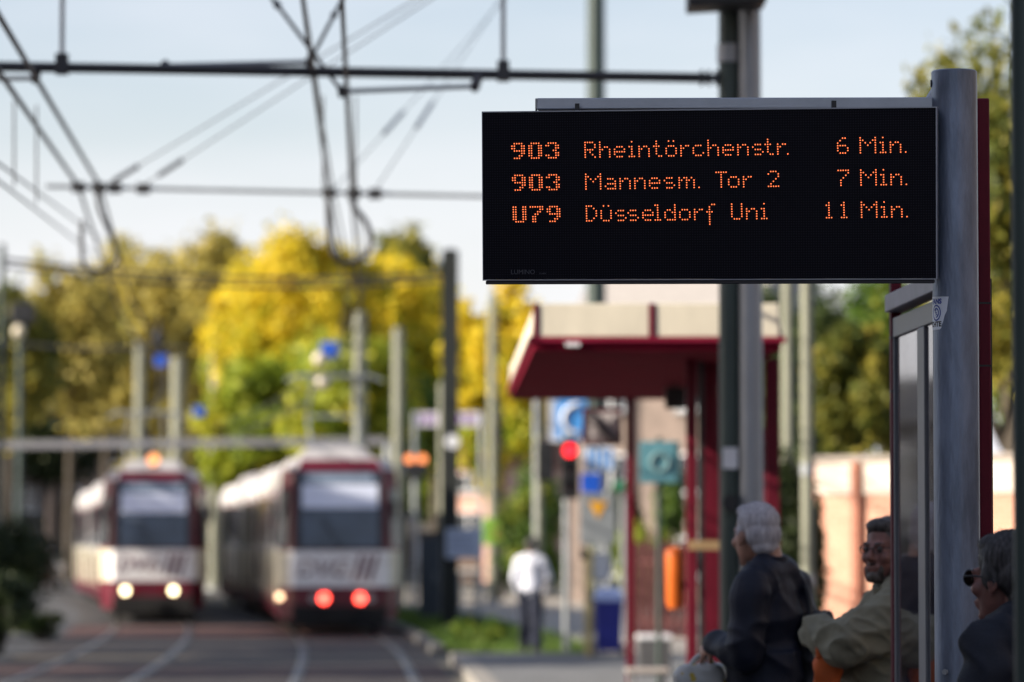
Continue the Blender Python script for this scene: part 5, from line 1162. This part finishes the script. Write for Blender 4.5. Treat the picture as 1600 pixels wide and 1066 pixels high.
def person(label, X, Y, z0, yaw, height, head_yaw, arms, coat_m, trouser_m, shoe_m, hair_c, hair_shape, group=None, lean=0.0, head_pitch=0.0, stoop=.0, coat_hem=.80, belly=.0, beard=None, glasses=None, collar=None, skin=None, vox=.0065, fold_amp=.010, fold_seed=0, coat_name='jacket', leg_w=1.0, hair_len=1.0, fold_f=1.0, shirt=None, slim=1.0, sleeve=.0, bulk=.0, stride=.0, twist=0.0, coat_vox=None):
    k = height / 1.75
    R = Matrix.Rotation(yaw, 4, 'Z') @ Matrix.Scale(k, 4)
    V = lambda p: R @ Vector(p)
    # chest leans forward a little
    hd = Vector((0, -.03 - stoop, 1.628 - stoop * .5)); Hm = R @ Matrix.Translation(hd) @ Matrix.Rotation(head_yaw, 4, 'Z') @ Matrix.Rotation(head_pitch, 4, 'X')
    Hk = Matrix.Translation(Hm.translation) @ Hm.to_3x3().normalized().to_4x4() @ Matrix.Scale(k * 1.03, 4)
    b = MB(); head_shapes(b, Hk, k)
    b.cap(V((0, .02 - stoop * .6, 1.56)), V((0, .03, 1.44)), .054 * k, .062 * k)
    def torso(mb, g):
        e = lambda c, r: mb.ell(V(c), [(x + g) * k for x in r], 18, 12, R.to_3x3().normalized())
        e((0, .015, 1.30), (.150 * slim, .095, .19)); e((0, .005 - belly * .3, 1.10), (.140 * slim, .090 + belly * .6, .17)); e((0, .01, .95), (.150 * slim, .098, .13))
        mb.cap(V((-.135 * slim, .02, 1.415)), V((.135 * slim, .02, 1.415)), (.060 + g) * k, (.060 + g) * k)
        mb.cap(V((-.06, .025, 1.455)), V((.06, .025, 1.455)), (.055 + g) * k, (.055 + g) * k)
    torso(b, -.012)
    legs = {s: ((s * .085, .01, .93), (s * .095, -.015 - stride * s, .50), (s * .10, .02 - stride * 1.4 * s + (.08 if stride and s < 0 else 0), .085)) for s in (-1, 1)}
    for s in (-1, 1):
        h, kn, an = legs[s]; b.cap(V(h), V(kn), .070 * k, .045 * k); b.cap(V(kn), V(an), .044 * k, .030 * k)
        b.cap(V(an), V((an[0] + s * .015, an[1] - .13, .035)), .032 * k, .025 * k)
    for s in (-1, 1):
        sh_, el_, wr_, hdv, hup, curl = arms[s]
        b.cap(V(sh_), V(el_), .042 * k, .034 * k); b.cap(V(el_), V(wr_), .034 * k, .024 * k)
        hand_shapes(b, V(wr_), R.to_3x3() @ Vector(hdv), R.to_3x3() @ Vector(hup), curl, s, k)
    me = voxel('person', b, vox, 3, .5); sk_m = skin or M_skin; me.materials.append(sk_m)
    root = bpy.data.objects.new('person', me); COL.objects.link(root); root.location = (X, Y, z0); tag(root, label, 'person', group)
    def child(nm, mb, m, vx=.008, sm=4, fold=None): 
        ms = voxel(nm, mb, vx, sm, .5, fold); ms.materials.append(m); return obj(nm, ms, m, root)
    # jacket
    c = MB(); torso(c, .024 + bulk)
    e = lambda cc, r: c.ell(V(cc), [x * k for x in r], 18, 12, R.to_3x3().normalized())
    if coat_hem < .95:
        pts = [V((0, .008 - belly * .2, 1.05)), V((0, .012, coat_hem + .10)), V((0, .012, coat_hem))]
        n = 24; vs = []
        for zz, rx, ry in ((1.15, .172 + bulk, .125 + bulk + belly * .6), (.98, .184 + bulk, .135 + bulk + belly * .5), (coat_hem + .06, .192 + bulk, .150 + bulk + belly * .3), (coat_hem, .190 + bulk, .148 + bulk + belly * .3)):
            for j in range(n):
                a = 2 * math.pi * j / n; vs.append(V((rx * slim * math.cos(a), .01 - belly * .25 + ry * math.sin(a), zz)))
        fs = [(i * n + j, i * n + (j + 1) % n, (i + 1) * n + (j + 1) % n, (i + 1) * n + j) for i in range(3) for j in range(n)] + [tuple(range(n)), tuple(range(4 * n - 1, 3 * n - 1, -1))]
        c.add(vs, fs)
    for s in (-1, 1):
        sh_, el_, wr_, *_ = arms[s]; g = sleeve
        wv = Vector(el_).lerp(Vector(wr_), .90)
        c.cap(V(sh_), V(el_), (.074 + g) * k, (.064 + g) * k); c.cap(V(el_), V(wv), (.063 + g) * k, (.047 + g * .7) * k)
        c.cap(V(Vector(el_).lerp(Vector(wr_), .80)), V(wv), (.050 + g * .75) * k, (.050 + g * .7) * k)
    child(coat_name, c, coat_m, coat_vox or .009, 3, folds(fold_amp * k, 5 * fold_f, 9 * fold_f, seed=fold_seed))
    if collar:
        cm, hgt = collar; n = 28; vs = []
        for (zz, rx, ry, dy) in ((1.445, .098, .088, .02), (1.445 + hgt * .6, .088, .080, .012), (1.445 + hgt, .092, .084, .010), (1.445 + hgt, .082, .074, .010), (1.44, .080, .072, .02)):
            for j in range(n + 1):
                a = -math.pi / 2 + .35 + (2 * math.pi - .7) * j / n; vs.append(V((rx * math.cos(a), dy + ry * math.sin(a) - stoop * .2, zz - .02 * (1 - math.sin(a)) * .6)))
        fs = [(i * (n + 1) + j, i * (n + 1) + j + 1, (i + 1) * (n + 1) + j + 1, (i + 1) * (n + 1) + j) for i in range(4) for j in range(n)]
        mb = MB(); mb.add(vs, fs); o = obj('collar', mb, cm, root, smooth=True); sd = o.modifiers.new('t', 'SOLIDIFY'); sd.thickness = .006
    # trousers
    t = MB()
    t.ell(V((0, .012, .93)), [.158 * slim * k, .112 * k, .115 * k], 18, 12, R.to_3x3().normalized())
    for s in (-1, 1):
        h, kn, an = legs[s]; t.cap(V(h), V(kn), .098 * leg_w * k, .076 * leg_w * k); t.cap(V(kn), V((an[0], an[1], .10)), .074 * leg_w * k, .064 * leg_w * k)
    child('trousers', t, trouser_m, .011, 3, folds(.006 * k, 6, 9, 3.3))
    for s in (-1, 1):
        h, kn, an = legs[s]; mb = MB(); mb.cap(V((an[0], an[1] + .03, .045)), V((an[0] + s * .02, an[1] - .17, .035)), .044 * k, .036 * k); mb.cap(V(an), V((an[0], an[1] - .02, .04)), .042 * k, .044 * k)
        child('shoe', mb, shoe_m, .009, 3)
    # hair
    hb = MB()
    HE = lambda cc, r: hb.ell(Hk @ Vector(cc), [x * k for x in r], 18, 12, Hk.to_3x3().normalized())
    for cc, r in hair_shape: HE(cc, r)
    def hf(cx): 
        return hair_len * .0018 * noise.noise(cx * 30) + .0014 * noise.noise(Vector((cx.x * 90, cx.y * 90, cx.z * 25)))
    ho = child('hair', hb, hair_c, .0055, 2, hf)
    if vox < .008:
        me_ = ho.data; nv_ = len(me_.vertices); vs = [v.co.copy() for v in me_.vertices]; fs = [tuple(p_.vertices) for p_ in me_.polygons]; base_n = len(fs)
        rr = random.Random(int(height * 1000)); up_ = Hk.to_3x3().normalized()
        for _ in range(5200):
            i = rr.randrange(nv_); p0 = me_.vertices[i].co; nn = me_.vertices[i].normal
            d_ = up_ @ Vector((rr.gauss(0, .35), .55 + rr.gauss(0, .3), -.75 + rr.gauss(0, .35))); d_ = (d_ - nn * d_.dot(nn)).normalized() + nn * rr.uniform(.02, .30)
            L_ = rr.uniform(.012, .030) * k; sd_ = d_.cross(nn).normalized() * .0007 * k; b0 = len(vs)
            vs += [p0 - sd_, p0 + sd_, p0 + d_ * L_]; fs.append((b0, b0 + 1, b0 + 2))
        m2_ = bpy.data.meshes.new('hair'); m2_.from_pydata(vs, [], fs); m2_.materials.append(hair_c); m2_.polygons.foreach_set('use_smooth', [True] * base_n + [False] * (len(fs) - base_n)); m2_.update(); ho.data = m2_
    for s in (-1, 1):
        mb = MB(); mb.ell(Hk @ Vector((s * .033, -.0885, .002)), [.0115 * k] * 3, 12, 8); obj('eye', mb, mat('dark_eye', (.05, .035, .03), .15), root, smooth=True)
        mb = MB(); pts = [Hk @ Vector((s * (.015 + .012 * i), -.096 + .004 * i + .004 * (i == 3), .022 + .004 * math.sin(i))) for i in range(4)]; mb.tube(pts, [.003 * k, .004 * k, .004 * k, .002 * k], 6); obj('eyebrow', mb, hair_c, root)
    if beard is not None:
        bb = MB()
        for cc, r in (((0, -.080, -.104), (.032, .024, .026)), ((0, -.062, -.112), (.045, .04, .02)), ((.03, -.078, -.085), (.016, .014, .03)), ((-.03, -.078, -.085), (.016, .014, .03)), ((0, -.0975, -.056), (.024, .007, .006))):
            bb.ell(Hk @ Vector(cc), [x * k for x in r], 14, 9, Hk.to_3x3().normalized())
        child('beard', bb, beard, .005, 2, hf)
    if glasses:
        gm_, lens_m, big = glasses; mb = MB(); q = lambda x, y, z: Hk @ Vector((x, y, z))
        for s in (-1, 1):
            pts = [q(s * (.034 + .024 * big * math.cos(a)), -.106 + .012 * abs(.024 * math.cos(a)) * 10 * (math.cos(a) > 0), .002 + .018 * big * math.sin(a)) for a in [i * math.pi / 8 for i in range(17)]]
            mb.tube(pts, .0022 * k * big, 6)
            mb.tube([q(s * (.034 + .024 * big), -.103, .006), q(s * .080, -.06, .008), q(s * .084, .01, .004), q(s * .082, .025, -.012)], .0026 * k * big, 6)
        mb.tube([q(-.011, -.108, .006), q(.011, -.108, .006)], .0022 * k, 6); go = obj('glasses', mb, gm_, root, smooth=True)
        for s in (-1, 1) if lens_m else ():
            mb = MB(); n = 16; mb.add([q(s * .034, -.107, .002)] + [q(s * (.034 + .023 * big * math.cos(a)), -.1055, .002 + .017 * big * math.sin(a)) for a in [i * 2 * math.pi / n for i in range(n)]], [(0, 1 + i, 1 + (i + 1) % n) for i in range(n)]); obj('lens', mb, lens_m, go)
    return root, V, Hk
HAIR_SHORT = [((0, .022, .050), (.083, .098, .085)), ((0, .058, .005), (.078, .064, .075)), ((0, .070, -.045), (.058, .045, .04)), ((.066, .0, .01), (.018, .028, .038)), ((-.066, .0, .01), (.018, .028, .038)), ((0, -.035, .092), (.062, .05, .034))]
HAIR_FULL = [((0, .020, .056), (.088, .104, .090)), ((0, .060, .010), (.084, .068, .082)), ((0, .074, -.05), (.066, .048, .055)), ((.070, .0, .012), (.020, .034, .045)), ((-.070, .0, .012), (.020, .034, .045)), ((0, -.028, .096), (.068, .055, .036))]
M_khaki = mat('khaki_cotton_jacket', (.195, .185, .130), .85, 0, .16, 5, .35, 260)
M_navy = mat('navy_leather_jacket', (.004, .007, .020), .6, 0, .3, 4, .2, 120, spec=.35)
M_darkc = mat('dark_blue_coat', (.008, .011, .020), .7, 0, .3, 5, .3, 200, spec=.3)
M_jean = mat('blue_denim', (.022, .045, .12), .85, 0, .25, 8, .3, 300); M_dtr = mat('dark_trousers', (.02, .022, .03), .8, 0, .2); M_shoe = mat('black_shoe_leather', (.012, .011, .011), .4)
H_grey = hair_mat('silver_hair', (.40, .38, .41), (.60, .58, .61)); H_salt = hair_mat('greying_brown_hair', (.028, .023, .021), (.105, .095, .092)); H_dark = hair_mat('dark_grey_hair', (.008, .007, .008), (.055, .053, .058)); H_black = hair_mat('black_hair', (.006, .005, .005), (.02, .017, .015))
M_skin2 = mat('ruddy_skin', (.20, .09, .075), .5, 0, .2, 16, .2, 220)
M_lensc = mat('tinted_lens', (.03, .02, .015), .05, 0, .2, 3, spec=.8); M_gl = mat('black_glasses_frame', (.008, .008, .009), .3)
PZ0 = .15
D2 = lambda a, b: (Vector(b) - Vector(a)).normalized()
# man in khaki, arms folded, facing left
XK = GX(1404, 15.0, 1.7)
armsK = {1: ((.185, .02, 1.40), (.245, -.245, 1.245), (-.03, -.335, 1.29), (-1, -.1, .05), (0, -.6, 1), .8),
         -1: ((-.185, .02, 1.40), (-.235, -.205, 1.20), (.06, -.27, 1.19), (1, -.1, .05), (0, -1, .4), .8)}
pk, VK, HK = person('man in khaki jacket with folded arms looking left', XK, 15.0, PZ0, -1.50, 1.70, .78, armsK, M_khaki, M_dtr, M_shoe, H_salt, HAIR_SHORT, coat_hem=.78, belly=.10, bulk=.028, sleeve=.030, beard=hair_mat('dark_beard', (.03, .022, .018), (.09, .07, .06)), glasses=(M_gl, None, .85), collar=(M_khaki, .065), skin=M_skin2, fold_amp=.015, fold_f=2.3, fold_seed=1.5, stoop=.02, coat_vox=.008)
# man in navy jacket seen from behind on the left
XN = GX(1197, 15.8, 1.6)
armsN = {1: ((.165, .03, 1.41), (.205, .03, 1.135), (.12, -.175, 1.185), (-.2, -.75, -.5), (.8, -.2, .5), 1.2),
         -1: ((-.165, .03, 1.40), (-.19, .06, 1.11), (-.17, -.05, .86), (0, -.2, -1), (-1, 0, 0), .7)}
pn_, VN, HN = person('silver haired man in a navy leather jacket seen from behind', XN, 15.8, PZ0, -2.20, 1.765, -.45, armsN, M_navy, M_jean, M_shoe, H_grey, HAIR_SHORT, coat_hem=.84, belly=.06, bulk=.0, sleeve=.008, slim=.88, collar=(M_navy, .085), fold_amp=.012, fold_f=1.2, fold_seed=4.0, stoop=.02)
# man in sunglasses at the right edge
YR = 10.6; XR = GX(1597, YR, 1.65)
armsR = {1: ((.190, .02, 1.40), (.25, .05, 1.12), (.24, -.06, .87), (0, -.2, -1), (1, 0, 0), .7),
         -1: ((-.190, .02, 1.40), (-.25, .05, 1.12), (-.24, -.06, .87), (0, -.2, -1), (-1, 0, 0), .7)}
pr_, VR, HR = person('grey haired man with dark sunglasses turned away at the right edge', XR, YR, PZ0, -2.35, 1.628, -.02, armsR, M_darkc, M_dtr, M_shoe, H_dark, HAIR_FULL, coat_hem=.78, collar=(M_darkc, .085), sleeve=.01, bulk=.01, glasses=(M_gl, M_lensc, 1.25), fold_amp=.017, fold_f=1.6, fold_seed=7.0, stoop=.03, skin=M_skin2)
# woman walking away
XW = GX(829, 57.0, 1)
armsW = {1: ((.185, .02, 1.40), (.25, .05, 1.13), (.19, -.06, .90), (0, -.2, -1), (1, 0, 0), .7),
         -1: ((-.185, .02, 1.40), (-.28, -.02, 1.13), (-.14, -.16, 1.02), (.4, -.7, 0), (-1, 0, .5), 1.0)}
pw_, VW, HW = person('woman in white blouse and dark jeans walking away on the platform', XW, 57.0, PZ0, math.pi - .1, 1.66, .1, armsW, mat('white_blouse', (.66, .68, .78), .8, 0, .05, 6), mat('dark_jeans', (.008, .012, .03), .85, 0, .2), M_shoe, H_black, HAIR_FULL, coat_hem=.93, slim=1.0, leg_w=1.3, fold_amp=.004, stride=.07, vox=.009, coat_name='blouse')

# ---- things carried
def bag(name, label, cx, cy, ztop, w, d, h, m, cat='bag', strap=None, strap_m=None, flare=1.15, rot=0.0, amp=.012, seed=2.0):
    mb = MB(); n = 20; vs = []; RZ = Matrix.Rotation(rot, 3, 'Z')
    for zz, f in ((0, .80), (-.06 * h, .9), (-.3 * h, .98), (-.65 * h, flare), (-.93 * h, flare), (-h, flare * .9)):
        for j in range(n):
            a = 2 * math.pi * j / n; cxx = math.copysign(abs(math.cos(a)) ** .55, math.cos(a)); syy = math.copysign(abs(math.sin(a)) ** .55, math.sin(a)); p = RZ @ Vector((w / 2 * f * cxx, d / 2 * f * syy, 0)); vs.append((p.x, p.y, zz))
    mb.add(vs, [(i * n + j, (i + 1) * n + j, (i + 1) * n + (j + 1) % n, i * n + (j + 1) % n) for i in range(5) for j in range(n)] + [tuple(range(n)), tuple(range(6 * n - 1, 5 * n - 1, -1))])
    root = thing(name, label, cat, (cx, cy, ztop)); ms = voxel('body', mb, .010, 3, .5, folds(amp, 9, 12, seed)); ms.materials.append(m); obj('body', ms, m, root)
    if strap:
        mb = MB(); pts = [Vector(p) - Vector((cx, cy, ztop)) for p in strap]; out = []
        for i in range(len(pts) - 1): out += [pts[i].lerp(pts[i + 1], t / 5) for t in range(5)]
        out.append(pts[-1])
        for _ in range(3): out = [out[0]] + [(out[i - 1] + 2 * out[i] + out[i + 1]) / 4 for i in range(1, len(out) - 1)] + [out[-1]]
        mb.tube(out, .011, 8); obj('handle', mb, strap_m or m, root, smooth=True)
    return root
# plastic bag in the navy man's left hand
m = bpy.data.materials.new('printed_plastic_bag'); m.use_nodes = True; n = m.node_tree.nodes; l = m.node_tree.links; p = n['Principled BSDF']; p.inputs['Roughness'].default_value = .35
tc = n.new('ShaderNodeTexCoord'); vo = n.new('ShaderNodeTexVoronoi'); vo.inputs['Scale'].default_value = 22; l.new(tc.outputs['Object'], vo.inputs[0]); rp = n.new('ShaderNodeValToRGB'); rp.color_ramp.interpolation = 'CONSTANT'
rp.color_ramp.elements[0].color = (.50, .36, .04, 1); rp.color_ramp.elements[1].position = .30; rp.color_ramp.elements[1].color = (.46, .46, .44, 1); l.new(vo.outputs['Distance'], rp.inputs[0]); l.new(rp.outputs[0], p.inputs['Base Color'])
hN = Vector((XN, 15.8, PZ0)) + VN((.10, -.245, 1.125))
bag('carrier_bag', 'white and yellow plastic carrier bag held by the man in navy', hN.x - .01, hN.y, hN.z - .04, .22, .13, .34, m, strap=[hN + Vector((-.05, 0, -.04)), hN + Vector((-.02, 0, .0)), hN + Vector((.02, 0, .0)), hN + Vector((.05, 0, -.04))], seed=5)
# black shoulder bag of the navy man
sN = Vector((XN, 15.8, PZ0)); rs = sN + VN((-.15, .03, 1.475)); bc = Vector((GX(1268, 15.75, 1.2), 15.78, W(1268, 958, 15.75).z))
bag('shoulder_bag', 'black shoulder bag hanging at the back of the man in navy', bc.x + .015, bc.y + .05, bc.z, .12, .22, .36, mat('black_bag_nylon', (.010, .010, .012), .6, 0, .2), strap=[bc + Vector((.0, .0, -.02)), (bc + rs) / 2 + Vector((.03, -.02, 0)), rs + Vector((0, 0, .02)), rs + Vector((-.05, .10, -.1)), bc + Vector((.02, .1, -.02))], rot=.3)
# orange bag of the khaki man
kN = Vector((XK, 15.0, PZ0)); hw = kN + VK((.12, -.345, 1.19)); 
bag('cloth_bag', 'orange cloth bag hanging from the folded arms of the man in khaki', hw.x + .03, hw.y, hw.z + .01, .10, .09, .46, mat('orange_cloth', (.50, .10, .018), .8, 0, .15, 8, .3, 200), strap=[hw + Vector((0, -.02, 0)), hw + Vector((.0, .01, .10)), hw + Vector((.03, .05, 0))], flare=1.5, amp=.016)
# shoulder bag of the woman
wN = Vector((XW, 57.0, PZ0)); rs = wN + VW((-.15, .03, 1.43)); bc = wN + VW((-.235, .03, 1.02))
bag('handbag', 'grey handbag on the right shoulder of the woman in white', bc.x + .02, bc.y, bc.z + .1, .12, .28, .28, mat('grey_leather_bag', (.12, .12, .14), .5, 0, .15), strap=[bc + Vector((0, -.1, .1)), rs + Vector((.01, 0, .02)), bc + Vector((0, .1, .1))])
